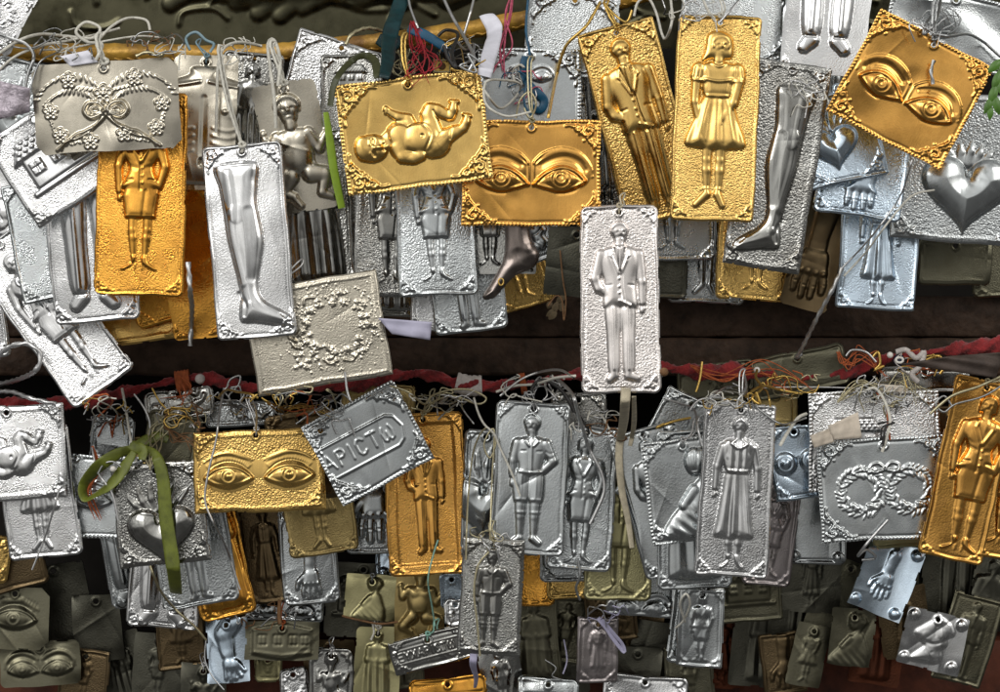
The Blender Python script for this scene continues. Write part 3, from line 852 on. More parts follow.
def eye_single(R):
    s0 = (R.ox, R.oy, R.sc)
    R.set(R.ox, R.oy, R.sc * .62); eye(R)
    R.part('embossed_brow')
    R.set(*s0)
    b = [(-.34, .12), (-.16, .24), (.1, .25), (.34, .12)]
    R.chain([(*b[0], .02), (*b[1], .04), (*b[2], .04), (*b[3], .015)], asp=.5)
    for k in range(16): R.line([(-.3 + .04 * k, .14 + .1 * math.sin(k / 15 * 3.1)), (-.28 + .04 * k, .2 + .1 * math.sin(k / 15 * 3.1))], .008, -.012)
def heart_soft(R):
    heart(R, flames=False)
    R.part('embossed_flames')
    for x, tx, h in ((-.16, -.24, .12), (-.08, -.1, .17), (0, .02, .20), (.08, .13, .17), (.16, .25, .12)):
        R.chain([(x, .68, .05), ((x + tx) / 2, .70 + h * .5, .045), (tx, .70 + h, .014)], asp=.4)
FIG['softheart'] = (heart_soft, .6)
FIGC['eye1'] = (eye_single, 1.0)
# ---------------------------------------------------------------- ornaments on a stamped plate
def corner_scroll(R, sx, sy, s, rich=True):
    R.part('corner_ornament')
    rot, fl = (180, sx) if sy > 0 else (0, -sx)
    R.set(sx * (R.w / 2 - 3.5), sy * (R.h / 2 - 3.5), s, rot, fl)
    rg = np.random.default_rng(int(s * 7) % 50)
    def spiral(cx, cy, r, a0, turns=1.3, d=1):
        return [(cx + r * (1 - .75 * t) * math.cos(a0 + d * turns * 6.28 * t), cy + r * (1 - .75 * t) * math.sin(a0 + d * turns * 6.28 * t)) for t in np.linspace(0, 1, 14)]
    lr = max(.055, 1.0 / s)
    R.line(spiral(.27, .27, .2, 3.9), lr, .075, mark=True)
    R.line(spiral(.66, .13, .13, 3.1, d=-1), lr, .065, mark=True)
    R.line(spiral(.13, .66, .13, 1.6), lr, .065, mark=True)
    if rich:
        R.line([(.42, .40), (.55, .30), (.62, .26)], lr, .06, smooth=True, mark=True)
        R.line([(.40, .42), (.30, .55), (.26, .62)], lr, .06, smooth=True, mark=True)
        R.line([(.78, .1), (.9, .06), (1.05, .08)], lr, .05, smooth=True, mark=True)
        R.line([(.1, .78), (.06, .9), (.08, 1.05)], lr, .05, smooth=True, mark=True)
    n = 26 if rich else 12
    for k in range(n):
        a, b = rg.uniform(.02, .98), rg.uniform(.02, .98)
        if a + b > 1.02: a, b = 1 - a, 1 - b
        R.cap(a, b, max(rg.uniform(.03, .065), .9 / s), asp=.9, lift=.006)
    R.set(0, 0, 1); R.ground()

def leaf_corner(R, sx, sy, s):
    R.part('corner_ornament')
    rot, fl = (180, sx) if sy > 0 else (0, -sx)
    R.set(sx * (R.w / 2 - 4), sy * (R.h / 2 - 4), s, rot, fl)
    for k in range(5):
        a = math.radians(5 + 20 * k)
        R.cap(.15 * math.cos(a), .15 * math.sin(a), .07, .7 * math.cos(a) * (1 + .25 * (k % 2 == 0)), .7 * math.sin(a) * (1 + .25 * (k % 2 == 0)), .05, asp=.8)
    for k in range(8):
        R.cap(.25 + .1 * k, .06, .05, asp=.9); R.cap(.06, .25 + .1 * k, .05, asp=.9)
    R.set(0, 0, 1); R.ground()

def dot_corner(R, sx, sy, s):
    R.part('corner_boss')
    R.set(sx * (R.w / 2 - s * .5), sy * (R.h / 2 - s * .5), s)
    R.cap(0, 0, .34, asp=.7)
    R.set(0, 0, 1); R.ground()

# ---------------------------------------------------------------- the front-most depth at each place, for stacking
CELL = 4
GX0, GY0, GX1, GY1 = -80, -80, 1080, 772
gxs = np.arange(GX0, GX1 + 1, CELL); gys = np.arange(GY0, GY1 + 1, CELL)
GPX, GPY = np.meshgrid(gxs, gys)
DM = np.full(GPX.shape, 0.06)

def zone(y0, y1, d):
    DM[(GPY >= y0) & (GPY < y1)] = d
zone(-80, 70, 0.035)
zone(70, 300, 0.055)
zone(300, 352, 0.022)
zone(352, 402, 0.030)
zone(402, 540, 0.075)
zone(540, 800, 0.110)

def inside_quad(cx, cy, w, h, ang, pad=2):
    a = math.radians(ang)
    dx, dy = GPX - cx, -(GPY - cy)
    u = dx * math.cos(a) + dy * math.sin(a); v = -dx * math.sin(a) + dy * math.cos(a)
    return (abs(u) <= w / 2 + pad) & (abs(v) <= h / 2 + pad)

def link(name, verts, faces, mat, parent=None, normals=None, smooth=True, attrs=None):
    me = bpy.data.meshes.new(name)
    if isinstance(faces, np.ndarray):
        nv, nf, k = len(verts), len(faces), faces.shape[1]
        me.vertices.add(nv); me.vertices.foreach_set("co", np.ascontiguousarray(verts, dtype=np.float32).ravel())
        me.loops.add(nf * k); me.loops.foreach_set("vertex_index", np.ascontiguousarray(faces, dtype=np.int32).ravel())
        me.polygons.add(nf)
        me.polygons.foreach_set("loop_start", np.arange(0, nf * k, k, dtype=np.int32))
        me.update(calc_edges=True)
    else:
        me.from_pydata([tuple(v) for v in verts], [], faces)
    if smooth:
        me.polygons.foreach_set("use_smooth", np.ones(len(me.polygons), dtype=bool))
    for an, av in (attrs or {}).items():
        a = me.attributes.new(an, 'FLOAT', 'POINT'); a.data.foreach_set("value", np.ascontiguousarray(av, dtype=np.float32))
    me.materials.append(mat)
    if normals is not None:
        me.normals_split_custom_set_from_vertices(np.ascontiguousarray(normals, dtype=np.float32))
    o = bpy.data.objects.new(name, me)
    COL.objects.link(o)
    if parent is not None:
        o.parent = parent
    return o

def tag(o, label=None, cat=None, group=None, kind=None):
    if label: o["label"] = label
    if cat: o["category"] = cat
    if group: o["group"] = group
    if kind: o["kind"] = kind
    return o

# ---------------------------------------------------------------- tubes, ribbons
def resample(P, step):
    P = np.array(P, float)
    N = len(P); out = []
    for i in range(N - 1):
        p0, p1, p2, p3 = P[max(i - 1, 0)], P[i], P[i + 1], P[min(i + 2, N - 1)]
        n = max(2, int(np.linalg.norm(p2 - p1) / step))
        for t in np.linspace(0, 1, n, endpoint=False):
            out.append(0.5 * ((2 * p1) + (-p0 + p2) * t + (2 * p0 - 5 * p1 + 4 * p2 - p3) * t * t + (-p0 + 3 * p1 - 3 * p2 + p3) * t ** 3))
    out.append(P[-1])
    return np.array(out)

def frames(P):
    T = np.gradient(P, axis=0); T /= np.linalg.norm(T, axis=1)[:, None] + 1e-12
    n = np.cross(T[0], [0.1, 1, 0.2]); n /= np.linalg.norm(n) + 1e-12
    Ns = []
    for t in T:
        n = n - t * np.dot(n, t); n /= np.linalg.norm(n) + 1e-12
        Ns.append(n)
    Ns = np.array(Ns)
    return T, Ns, np.cross(T, Ns)

def tube_geo(P, r, seg=7, twist=0.0, lobes=0):
    """Tube along P (metres); with lobes > 0 the section is a twisted rope."""
    P = np.asarray(P); T, N, B = frames(P)
    L = np.concatenate([[0], np.cumsum(np.linalg.norm(np.diff(P, axis=0), axis=1))])
    n = len(P); a = np.linspace(0, 2 * math.pi, seg, endpoint=False)
    rr = np.full(n, r) if np.isscalar(r) else np.asarray(r)
    V = []
    for i in range(n):
        q = rr[i] * (1 + (0.28 * np.cos(lobes * (a + twist * L[i])) if lobes else 0))
        V.append(P[i] + (q * np.cos(a))[:, None] * N[i] + (q * np.sin(a))[:, None] * B[i])
    V = np.concatenate(V)
    F = []
    for i in range(n - 1):
        for j in range(seg):
            F.append((i * seg + j, i * seg + (j + 1) % seg, (i + 1) * seg + (j + 1) % seg, (i + 1) * seg + j))
    return V, np.array(F)

def front_at(px, py, rad=1):
    i = int(round((px - GX0) / CELL)); j = int(round((py - GY0) / CELL))
    i = min(max(i, rad), DM.shape[1] - 1 - rad); j = min(max(j, rad), DM.shape[0] - 1 - rad)
    return DM[j - rad:j + rad + 1, i - rad:i + rad + 1].min()

def drape(pts, off=0.0015, step=2.0, sag=None, smooth=9):
    """Photo-pixel path laid on whatever lies in front there; third value of a point pushes it forward (metres)."""
    P3 = [(p[0], p[1], p[2] if len(p) > 2 else 0.0) for p in pts]
    Q = resample(P3, step)
    Y = np.array([front_at(q[0], q[1]) for q in Q])
    k = smooth
    Yp = np.pad(Y, k, mode='edge')
    Ym = np.array([Yp[i:i + 2 * k + 1].min() for i in range(len(Y))])
    Yp = np.pad(Ym, k, mode='edge')
    Ys = np.array([Yp[i:i + 2 * k + 1].mean() for i in range(len(Y))])
    Ys = Ys - off - Q[:, 2]
    return np.array([at(x, y, d) for (x, y, _), d in zip(Q, Ys)])

def cord(name, pts, r_px, mat, label=None, cat=None, group=None, rope=False, off=0.0015, seg=7, parent=None, smooth=9, world=None, step=2.0):
    r_px *= .86
    P = drape(pts, off + r_px * K0, step=step, smooth=smooth) if world is None else world
    if rope:
        V, F = tube_geo(P, r_px * K0, seg=10, twist=900 / max(r_px, .5) * .8, lobes=2)
    else:
        V, F = tube_geo(P, r_px * K0, seg=seg)
    if parent is not None:
        mi = parent.matrix_world.inverted()
        V = np.array([mi @ Vector(v) for v in V])
    o = link(name, V, F, MC[mat], parent)
    if parent is None:
        tag(o, label, cat or name.replace('_', ' '), group)
    return o

def strip_geo(P, width, turn=None, thick=0.0003, curl=0.0):
    """Flat ribbon along P lying across the view; turn (radians per point) rolls it."""
    P = np.asarray(P)
    T = np.gradient(P, axis=0); T /= np.linalg.norm(T, axis=1)[:, None] + 1e-12
    n = len(P); turn = np.zeros(n) if turn is None else np.interp(np.linspace(0, 1, n), np.linspace(0, 1, len(turn)), turn)
    wd = np.full(n, width) if np.isscalar(width) else np.interp(np.linspace(0, 1, n), np.linspace(0, 1, len(width)), width)
    V = []; m = 7
    for i in range(n):
        s = np.cross(T[i], [0, 1, 0]); s /= np.linalg.norm(s) + 1e-12
        f = np.cross(s, T[i])
        c, q = math.cos(turn[i]), math.sin(turn[i])
        sd, fd = s * c + f * q, f * c - s * q
        for side in (1, -1):
            for u in np.linspace(-1, 1, m):
                uu = u * side
                V.append(P[i] + sd * uu * wd[i] / 2 + fd * (side * thick / 2 + curl * wd[i] * (uu * uu)))
    V = np.array(V); F = []; k = 2 * m
    for i in range(n - 1):
        for j in range(k):
            F.append((i * k + j, i * k + (j + 1) % k, (i + 1) * k + (j + 1) % k, (i + 1) * k + j))
    return V, np.array(F)

def ribbon(name, pts, w_px, mat, label=None, cat=None, turn=None, off=0.0015, curl=0.06, parent=None, smooth=9, group=None):
    P = drape(pts, off, smooth=smooth)
    w = np.array(w_px) * K0 if not np.isscalar(w_px) else w_px * K0
    V, F = strip_geo(P, w, turn, curl=curl)
    o = link(name, V, F, MC[mat], parent)
    if parent is None and label: tag(o, label, cat or 'ribbon', group)
    return o

# ---------------------------------------------------------------- the foot charm, cut out of sheet metal
def make_foot():
    R = Relief(64, 122, .8, 0)
    R.part('foot')
    R.poly([(-8, 60), (18, 60), (18, 20), (22, 6), (27, -4), (23, -16), (12, -22), (2, -27), (-8, -37), (-18, -48), (-29, -50), (-30, -44), (-24, -35), (-16, -21), (-10, -8), (-8, 10), (-9, 30)], z=7, edge=12, n=6)
    R.line([(6, 50), (6, 14), (12, -6)], 7, 1.0, smooth=True); R.line([(-8, -12), (6, -4), (16, -12)], 7, -.8, smooth=True)
    R.line([(16, 2)], 6, 1.0)
    for q in range(5): R.line([(-28 + 2 * q, -46 + 1.2 * q)], 2.2, .7)
    R.blur(2)
    m = (GPX > 480) & (GPX < 544) & (GPY > 190) & (GPY < 304)
    Yb = DM[m].min() - .003
    ft = bpy.data.objects.new('foot_charm', None); COL.objects.link(ft); ft.location = at(513, 250, Yb)
    tag(ft, "dark pewter foot shaped charm hanging below the orange eyes", 'foot charm')
    k_ = kk(Yb)
    Hy, Hx = np.gradient(R.H, R.sp); NN = np.stack([-Hx, -np.ones_like(Hx), -Hy], -1); NN /= np.linalg.norm(NN, axis=-1)[..., None]
    idm = np.arange(R.X.size).reshape(R.X.shape); c = R.ID > 0; cl = c[:-1, :-1] & c[1:, :-1] & c[:-1, 1:] & c[1:, 1:]
    j, i = np.nonzero(cl); F = np.stack([idm[j, i], idm[j, i + 1], idm[j + 1, i + 1], idm[j + 1, i]], -1)
    co_ = np.stack([R.X * k_, -R.H * k_, R.Y * k_], -1).reshape(-1, 3)
    used, inv = np.unique(F.ravel(), return_inverse=True)
    link('foot', co_[used], inv.reshape(F.shape), M['boot'], ft, normals=NN.reshape(-1, 3)[used], attrs=dict(stip=np.zeros(len(used))))
    th = np.linspace(0, 2 * math.pi, 20)
    link('toe_ring', *tube_geo(np.stack([-12 * k_ + 2.5 * k_ * np.cos(th), -.004 + 0 * th, -32 * k_ + 3.5 * k_ * np.sin(th)], -1), .8 * k_, seg=6), MC['goldc'], ft)
    DM[m] = np.minimum(DM[m], Yb - 7 * K0)

# ---------------------------------------------------------------- plaques
PLAQUES = {}
RELIEF = .62

def rot_tilt(pitch, yaw):
    # pitch > 0 faces up, yaw > 0 faces right
    return Matrix.Rotation(math.radians(yaw), 3, 'Z') @ Matrix.Rotation(math.radians(-pitch), 3, 'X')

def rail_y(px):
    return float(np.interp(px, [-40, 130, 250, 330, 400, 480, 560, 640, 1040], [53, 53, 54, 48, 40, 28, 12, -6, -6]))

GROUPS = dict(U='votive plaques hanging in the upper row', L='votive plaques hanging in the lower row', B='votive plaques in the dark bottom rows')

def plaque(row, label, cx, cy, w, h, ang, mat, fig, sp=None, stip=1, edge='rim', rc=7, cut=0, corners='scroll', cs=None,
           pitch=None, yaw=None, fsc=None, fdx=0, fdy=0, frot=0, fflip=1, fsx=1.0, hole=(0, 0), cordto=None, cordmat='silver', bend=None, dents=0,
           skirt=1.8, relief=1.0, cord_r=1.0, key=None, nocord=False, gap=0.0016, wavy=0.0):
    global DM
    rs = np.random.default_rng(int(abs(cx) * 131 + abs(cy) * 17 + w) % 99991)
    if pitch is None: pitch = rs.uniform(-4, 4)
    if yaw is None: yaw = rs.uniform(-4, 4)
    if bend is None: bend = rs.uniform(-1.5, 1.5)
    vis = w * h
    if sp is None: sp = 0.6 if fig in ('ring', 'bow', 'wreaths', 'thanksfull') else 0.8 if row != 'B' else 1.0
    R = Relief(w, h, sp, stip)
    # figure
    if fig:
        if fig in FIG:
            f, fr = FIG[fig]
            sc = h * (fsc or fr)
            R.set(fdx, -sc / 2 + fdy - h * .01, sc, frot, fflip, fsx * FIGSX.get(fig, 1))
            if frot:
                a = math.radians(frot)
                R.ox = fdx + sc / 2 * math.sin(a); R.oy = fdy - sc / 2 * math.cos(a)
        else:
            f, fr = FIGC[fig]
            sc = w * (fsc or fr)
            R.set(fdx, fdy, sc, frot, fflip, fsx)
        f(R)
    R.set(0, 0, 1); R.ground()
    R.H = R.H * relief * RELIEF * (1.3 if fig in ('bow', 'ring') else .95 if fig == 'wreaths' else 1)
    if cs is None: cs = min(26, .30 * min(w, h))
    if corners:
        for sx in (-1, 1):
            for sy in (-1, 1):
                if isinstance(corners, str) and corners.startswith('scroll'): corner_scroll(R, sx, sy, cs)
                elif corners == 'leaf': leaf_corner(R, sx, sy, cs)
                elif corners == 'dots': dot_corner(R, sx, sy, cs)
    R.blur(1)
    hmax = float(np.percentile(R.H, 97))
    # edge treatment
    X, Y = R.X, R.Y
    def sdf(X, Y):
        if cut:
            qx, qy = np.abs(X) - w / 2, np.abs(Y) - h / 2
            return np.maximum(np.maximum(qx, qy), (qx + qy + cut) * .7071)
        qx, qy = np.abs(X) - w / 2 + rc, np.abs(Y) - h / 2 + rc
        return np.hypot(np.maximum(qx, 0), np.maximum(qy, 0)) + np.minimum(np.maximum(qx, qy), 0) - rc
    sdf0 = sdf
    wob = rs.uniform(0, 6, 4)
    def sdf(X, Y):
        return sdf0(X, Y) + .55 * np.sin(X * .083 + wob[0] + Y * .02) + .45 * np.sin(Y * .071 + wob[1] + .03 * X) + .25 * np.sin(X * .21 + wob[2]) * np.sin(Y * .19 + wob[3]) + .5
    e = -sdf(X, Y)
    # stamped rims come out uneven
    wear = .75 + .35 * np.sin(X * .05 + wob[1]) * np.cos(Y * .043 + wob[2])
    if edge == 'rim':
        R.H += 1.2 * wear * np.exp(-((e - 1.9) / 1.0) ** 2) - 0.6 * wear * np.exp(-((e - 4.6) / 1.2) ** 2) - 1.0 * np.clip(1 - e / 1.0, 0, 1)
    elif edge == 'rope':
        along = np.where(np.abs(np.abs(X) - w / 2) < np.abs(np.abs(Y) - h / 2), Y, X)
        R.H += 1.3 * wear * np.exp(-((e - 1.8) / 1.0) ** 2) * (.5 + .5 * np.cos(along * 2 * math.pi / 3.7)) - 0.4 * np.exp(-((e - 4.2) / 1.2) ** 2)
    elif edge == 'box':
        R.H += -1.6 * np.clip(1 - e / 2.2, 0, 1) ** 2 + .5 * np.exp(-((e - 5) / 1.5) ** 2)
    elif edge == 'frame':
        R.H += 2.2 * np.clip((13 - e) / 3, 0, 1) + 1.0 * np.exp(-((e - 2) / 1.0) ** 2) - 1.0 * np.clip(1 - e / 1.0, 0, 1)
    band = e < 6
    R.S[(e < 4)] *= 0.3
    # hand-bent sheet: a bow and a few shallow dents
    R.H += bend * ((2 * X / w) ** 2 - .3) * 1.6
    R.H += rs.uniform(-1.0, 1.0) * (X * Y / (w * h)) * 5
    for _ in range(int(3 + dents)):
        x0, y0 = rs.uniform(-w / 2, w / 2), rs.uniform(-h / 2, h / 2); sg = rs.uniform(8, 24)
        R.H += rs.uniform(-.8, .8) * (1.0 + .3 * dents) * np.exp(-((X - x0) ** 2 + (Y - y0) ** 2) / (2 * sg * sg))
    # thin foil: lifted or pressed corners, a crease or two
    foil = 1.0 if stip <= .3 else .45
    for sx in (-1, 1):
        for sy in (-1, 1):
            dd = np.hypot((X - sx * w / 2) / w, (Y - sy * h / 2) / h) / .38
            R.H += foil * rs.uniform(-4.5, 3.0) * np.clip(1 - dd, 0, 1) ** 2
    for _ in range(2):
        t0 = rs.uniform(0, math.pi); u = X * math.cos(t0) + Y * math.sin(t0) - rs.uniform(-.35, .35) * w
        v_ = -X * math.sin(t0) + Y * math.cos(t0) - rs.uniform(-.4, .4) * h
        R.H += foil * rs.uniform(.3, .9) * rs.choice([-1, 1]) * np.exp(-np.abs(u) / 3.0) * np.exp(-(v_ / rs.uniform(14, 34)) ** 2)
    if wavy:
        R.H += wavy * np.sin(X * .07 + 1.3 * np.sin(Y * .05)) * np.cos(Y * .06 + .7)
    # hole
    hx, hy = hole[0], h / 2 - 8 + hole[1]
    hr = 2.6
    dh = np.hypot(X - hx, Y - hy)
    R.H += 1.0 * np.exp(-((dh - hr - 1.2) / 1.2) ** 2)
    # outline: keep what is inside, snap the border vertices
    d1 = sdf(X, Y); d2 = hr - dh
    eps = .02
    gx = (sdf(X + eps, Y) - sdf(X - eps, Y)) / (2 * eps); gy = (sdf(X, Y + eps) - sdf(X, Y - eps)) / (2 * eps)
    near = (np.abs(d1) < .75 * sp) & (d1 > -.6 * sp)
    PX = np.where(near, X - d1 * gx, X); PY = np.where(near, Y - d1 * gy, Y)
    nh = np.abs(d2) < .75 * sp
    PX = np.where(nh, hx + (X - hx) / (dh + 1e-9) * hr, PX); PY = np.where(nh, hy + (Y - hy) / (dh + 1e-9) * hr, PY)
    dn = np.maximum(sdf(PX, PY), hr - np.hypot(PX - hx, PY - hy))
    ok = dn < .03
    cell = ok[:-1, :-1] & ok[1:, :-1] & ok[:-1, 1:] & ok[1:, 1:]
    ny, nx = X.shape
    Hy, Hx = np.gradient(R.H, sp)
    NN = np.stack([-Hx, -np.ones_like(Hx), -Hy], -1); NN /= np.linalg.norm(NN, axis=-1)[..., None]
    idx = np.arange(ny * nx).reshape(ny, nx)
    # depth by stacking
    mask = inside_quad(cx, cy, w, h, ang)
    Rt = rot_tilt(pitch, yaw)
    n = Rt @ Vector((0, 1, 0))
    plane = -(n.x * (GPX - cx) + n.z * -(GPY - cy)) / n.y * K0
    reach = (4.5 + abs(bend)) * K0 * .6 + skirt * K0
    Y0 = float((DM - plane)[mask].min()) - gap - reach if mask.any() else 0.0
    DM[mask] = np.minimum(DM[mask], (Y0 + plane - (hmax + 1.5) * K0)[mask])
    k = kk(Y0)
    a = math.radians(ang)
    Rp = Matrix(((math.cos(a), 0, -math.sin(a)), (0, 1, 0), (math.sin(a), 0, math.cos(a))))
    root = bpy.data.objects.new('votive_plaque', None)
    root.empty_display_size = 0.01
    COL.objects.link(root)
    root.matrix_world = Matrix.Translation(at(cx, cy, Y0)) @ (Rt @ Rp).to_4x4()
    bpy.context.view_layer.update()
    tag(root, label, 'votive plaque', GROUPS[row])
    co_ = np.stack([PX * k, -R.H * k, PY * k], -1).reshape(-1, 3)
    nn = NN.reshape(-1, 3); st = R.S.reshape(-1)
    fid = np.max(np.stack([R.ID[:-1, :-1], R.ID[1:, :-1], R.ID[:-1, 1:], R.ID[1:, 1:]]), 0)
    m_ = M[mat]
    for pid, pname in enumerate(R.parts):
        c = cell & (fid == pid)
        if c.sum() < 4: continue
        j, i = np.nonzero(c)
        F = np.stack([idx[j, i], idx[j, i + 1], idx[j + 1, i + 1], idx[j + 1, i]], -1)
        V_, N_, S_ = co_, nn, st
        extraV = extraN = None
        if pid == 0:
            # turned-back edge of the sheet all round
            cp = np.pad(cell, 1)
            E = []
            jj, ii = np.nonzero(cp[1:-1, 1:-1] & ~cp[:-2, 1:-1]); E.append((idx[jj, ii], idx[jj, ii + 1]))
            jj, ii = np.nonzero(cp[1:-1, 1:-1] & ~cp[2:, 1:-1]); E.append((idx[jj + 1, ii + 1], idx[jj + 1, ii]))
            jj, ii = np.nonzero(cp[1:-1, 1:-1] & ~cp[1:-1, :-2]); E.append((idx[jj + 1, ii], idx[jj, ii]))
            jj, ii = np.nonzero(cp[1:-1, 1:-1] & ~cp[1:-1, 2:]); E.append((idx[jj, ii + 1], idx[jj + 1, ii + 1]))
            ea = np.concatenate([q[0] for q in E]); eb = np.concatenate([q[1] for q in E])
            tdir = co_[eb] - co_[ea]
            out = np.stack([tdir[:, 2], np.zeros(len(ea)), -tdir[:, 0]], -1); out /= np.linalg.norm(out, axis=1)[:, None] + 1e-12
            acc = np.zeros_like(co_)
            np.add.at(acc, ea, out); np.add.at(acc, eb, out)
            acc /= np.linalg.norm(acc, axis=1)[:, None] + 1e-12
            base = len(co_)
            ub = np.unique(np.concatenate([ea, eb])); mp = np.full(base, -1); mp[ub] = np.arange(len(ub))
            top = co_[ub]; bot = co_[ub].copy(); bot[:, 1] += skirt * k
            V_ = np.concatenate([co_, top, bot]); N_ = np.concatenate([nn, acc[ub], acc[ub]]); S_ = np.concatenate([st, np.zeros(2 * len(ub))])
            q = len(ub)
            F2 = np.stack([base + mp[eb], base + mp[ea], base + q + mp[ea], base + q + mp[eb]], -1)
            F = np.concatenate([F, F2])
        used, inv = np.unique(F.ravel(), return_inverse=True)
        F = inv.reshape(F.shape)
        ob = link(pname, V_[used], F, m_, root, normals=N_[used], attrs=dict(stip=S_[used]))
    # hanging cord through the hole
    if not nocord:
        P0 = root.matrix_world @ Vector((hx * k, 0, hy * k))
        hpx = 500 + P0.x / kk(P0.y); hpy = 346 - (P0.z - 1.3) / kk(P0.y)
        if cordto is None:
            if row == 'U': tx = hpx + rs.uniform(-8, 8); ty = min(rail_y(tx), hpy - 10)
            elif row == 'L': tx = hpx + rs.uniform(-8, 8); ty = min(388, hpy - 12)
            else: tx = hpx + rs.uniform(-4, 4); ty = hpy - 16
            if hpy - ty > 42: ty = hpy - 42
        else: tx, ty = cordto
        out_ = Vector((0, -1, 0)) * (1.6 * K0)
        mid = ((hpx + tx) / 2 + rs.uniform(-4, 4), (hpy + ty) / 2)
        pts = [at(hpx, hpy + .5, P0.y + .0012), P0 + out_ + Vector((0, 0, .4 * K0)), at(hpx + .6, hpy - 5, P0.y - 2.4 * K0), at(*mid, P0.y - 1.2 * K0), at(tx, ty, P0.y + .004),
               at(tx + 5, ty - 3, P0.y + .008), at(tx + 3, ty + 4, P0.y + .006), at(mid[0] + 3, mid[1], P0.y + .003), at(hpx + 1.5, hpy - 4, P0.y + .003)]
        Q = resample([tuple(p) for p in pts], 2.2 * K0)
        cobj = cord('hanging_cord', None, cord_r, cordmat, parent=root, world=Q, rope=(cord_r > 1.2))
        # knot just above the hole
        mi = root.matrix_world.inverted()
        kc = at(hpx + .6, hpy - 7, P0.y - 2.6 * K0)
        th = np.linspace(0, 4 * math.pi, 30)
        kr = (1.5 + cord_r) * K0
        KP = np.array([[kc.x + kr * math.cos(t) * (.8 + .3 * math.cos(1.5 * t)), kc.y - .3 * kr + .5 * kr * math.sin(2.5 * t), kc.z + .8 * kr * math.sin(t)] for t in th])
        V, F = tube_geo(KP, cord_r * .9 * K0, seg=6)
        V = np.array([mi @ Vector(v) for v in V])
        kn = link('knot', V, F, MC[cordmat], cobj)
    if key: PLAQUES[key] = (root, Y0)
    return root
# ---------------------------------------------------------------- cord, cloth and wood materials
MC = dict(
    silver=plain("cord_silver", (0.70, 0.70, 0.70), 0.35, 0.85, var=.3, scale=900),
    steel=plain("wire_grey", (0.45, 0.46, 0.46), 0.35, 0.9, var=.3, scale=700),
    white=plain("twine_white", (0.72, 0.70, 0.62), 0.75, var=.25, scale=500, bump=.5, bscale=1500),
    cream=plain("ribbon_cream", (0.62, 0.55, 0.40), 0.65, var=.3, scale=200, bump=.4, bscale=1200),
    goldc=plain("cord_gold", (0.75, 0.50, 0.14), 0.35, 0.9, var=.35, scale=900),
    palegold=plain("cord_pale_gold", (0.62, 0.56, 0.36), 0.4, 0.8, var=.35, scale=900),
    red=plain("cloth_red", (0.30, 0.020, 0.022), 0.9, var=.6, scale=120, bump=.9, bscale=420, sheen=.15, bdist=.002),
    orange=plain("thread_orange", (0.50, 0.12, 0.035), 0.85, var=.4, scale=300, bump=.5, bscale=900),
    pinkt=plain("thread_pink", (0.62, 0.12, 0.20), 0.85, var=.4, scale=300, bump=.5, bscale=900),
    teal=plain("ribbon_teal", (0.003, 0.036, 0.042), 0.38, var=.5, scale=120, bump=.2, bscale=1200),
    blue=plain("ribbon_blue", (0.006, 0.085, 0.17), 0.40, var=.3, scale=120),
    bluegrey=plain("ribbon_blue_grey", (0.22, 0.33, 0.38), 0.5, var=.3, scale=150),
    olive=plain("ribbon_olive", (0.165, 0.195, 0.026), 0.36, var=.45, scale=90, bump=.35, bscale=1600),
    lime=plain("ribbon_lime", (0.30, 0.46, 0.04), 0.45, var=.2, scale=100),
    darkolive=plain("ribbon_dark_olive", (0.055, 0.06, 0.02), 0.5, var=.3, scale=100),
    lilac=plain("ribbon_lilac", (0.50, 0.48, 0.66), 0.6, var=.2, scale=120),
    whiter=plain("ribbon_white", (0.74, 0.74, 0.82), 0.5, var=.12, scale=120),
    black=plain("cord_black", (0.015, 0.014, 0.013), 0.5, var=.3),
    mint=plain("thread_mint", (0.30, 0.55, 0.45), 0.7, var=.3),
    leather=plain("scrap_brown_grey", (0.065, 0.045, 0.035), 0.7, var=.5, scale=60, bump=.6, bscale=200),
    brownt=plain("thread_brown", (0.20, 0.10, 0.04), 0.8, var=.4, scale=300),
    paper=plain("paper_cream", (0.66, 0.58, 0.48), 0.8, var=.2, scale=150),
    paperlilac=plain("paper_lilac", (0.46, 0.45, 0.58), 0.7, var=.15, scale=90),
    purple=plain("film_purple", (0.50, 0.44, 0.50), 0.3, 0.2, var=.4, scale=140, bump=.9, bscale=260, bdist=.002),
    tape=plain("tape_white", (0.60, 0.55, 0.52), 0.7, var=.3, scale=250, bump=.4, bscale=900),
    pearl=plain("pearl", (0.78, 0.75, 0.70), 0.2, var=.05),
    leaf=plain("leaf_green", (0.085, 0.20, 0.025), 0.4, var=.35, scale=160),
    dry=plain("dried_petal", (0.25, 0.19, 0.11), 0.8, var=.4, scale=200),
    feather=plain("feather_red", (0.42, 0.018, 0.03), 0.8, var=.5, scale=300),
    eyebead=plain("bead_dark_blue", (0.02, 0.025, 0.05), 0.15, var=.2),
    wood=plain("wood_dark", (0.060, 0.037, 0.025), 0.6, var=.6, scale=60, bump=.8, bscale=120, col2=(0.024, 0.015, 0.010), bdist=.003, spec=.15),
    woodred=plain("wood_red_brown", (0.12, 0.035, 0.018), 0.5, var=.6, scale=22, bump=.5, bscale=60, col2=(0.035, 0.012, 0.008), bdist=.002, spec=.15),
    back=plain("recess_dark", (0.014, 0.012, 0.010), 0.8, var=.5, scale=20, spec=.15),
    gilt=plain("gilt_wood", (0.58, 0.33, 0.05), 0.40, 0.3, var=.5, scale=40, bump=.6, bscale=120, col2=(0.20, 0.10, 0.025), bdist=.002),
)
M['oklad'] = metal("cover_old_silver", (0.085, 0.080, 0.05), 0.34, tarnish=(0.04, 0.038, 0.022), amount=0.9)

# the rail itself stands in front of the cover
_ry = np.array([rail_y(x) for x in gxs])[None, :]
DM[np.abs(GPY - _ry) < 13] = 0.001

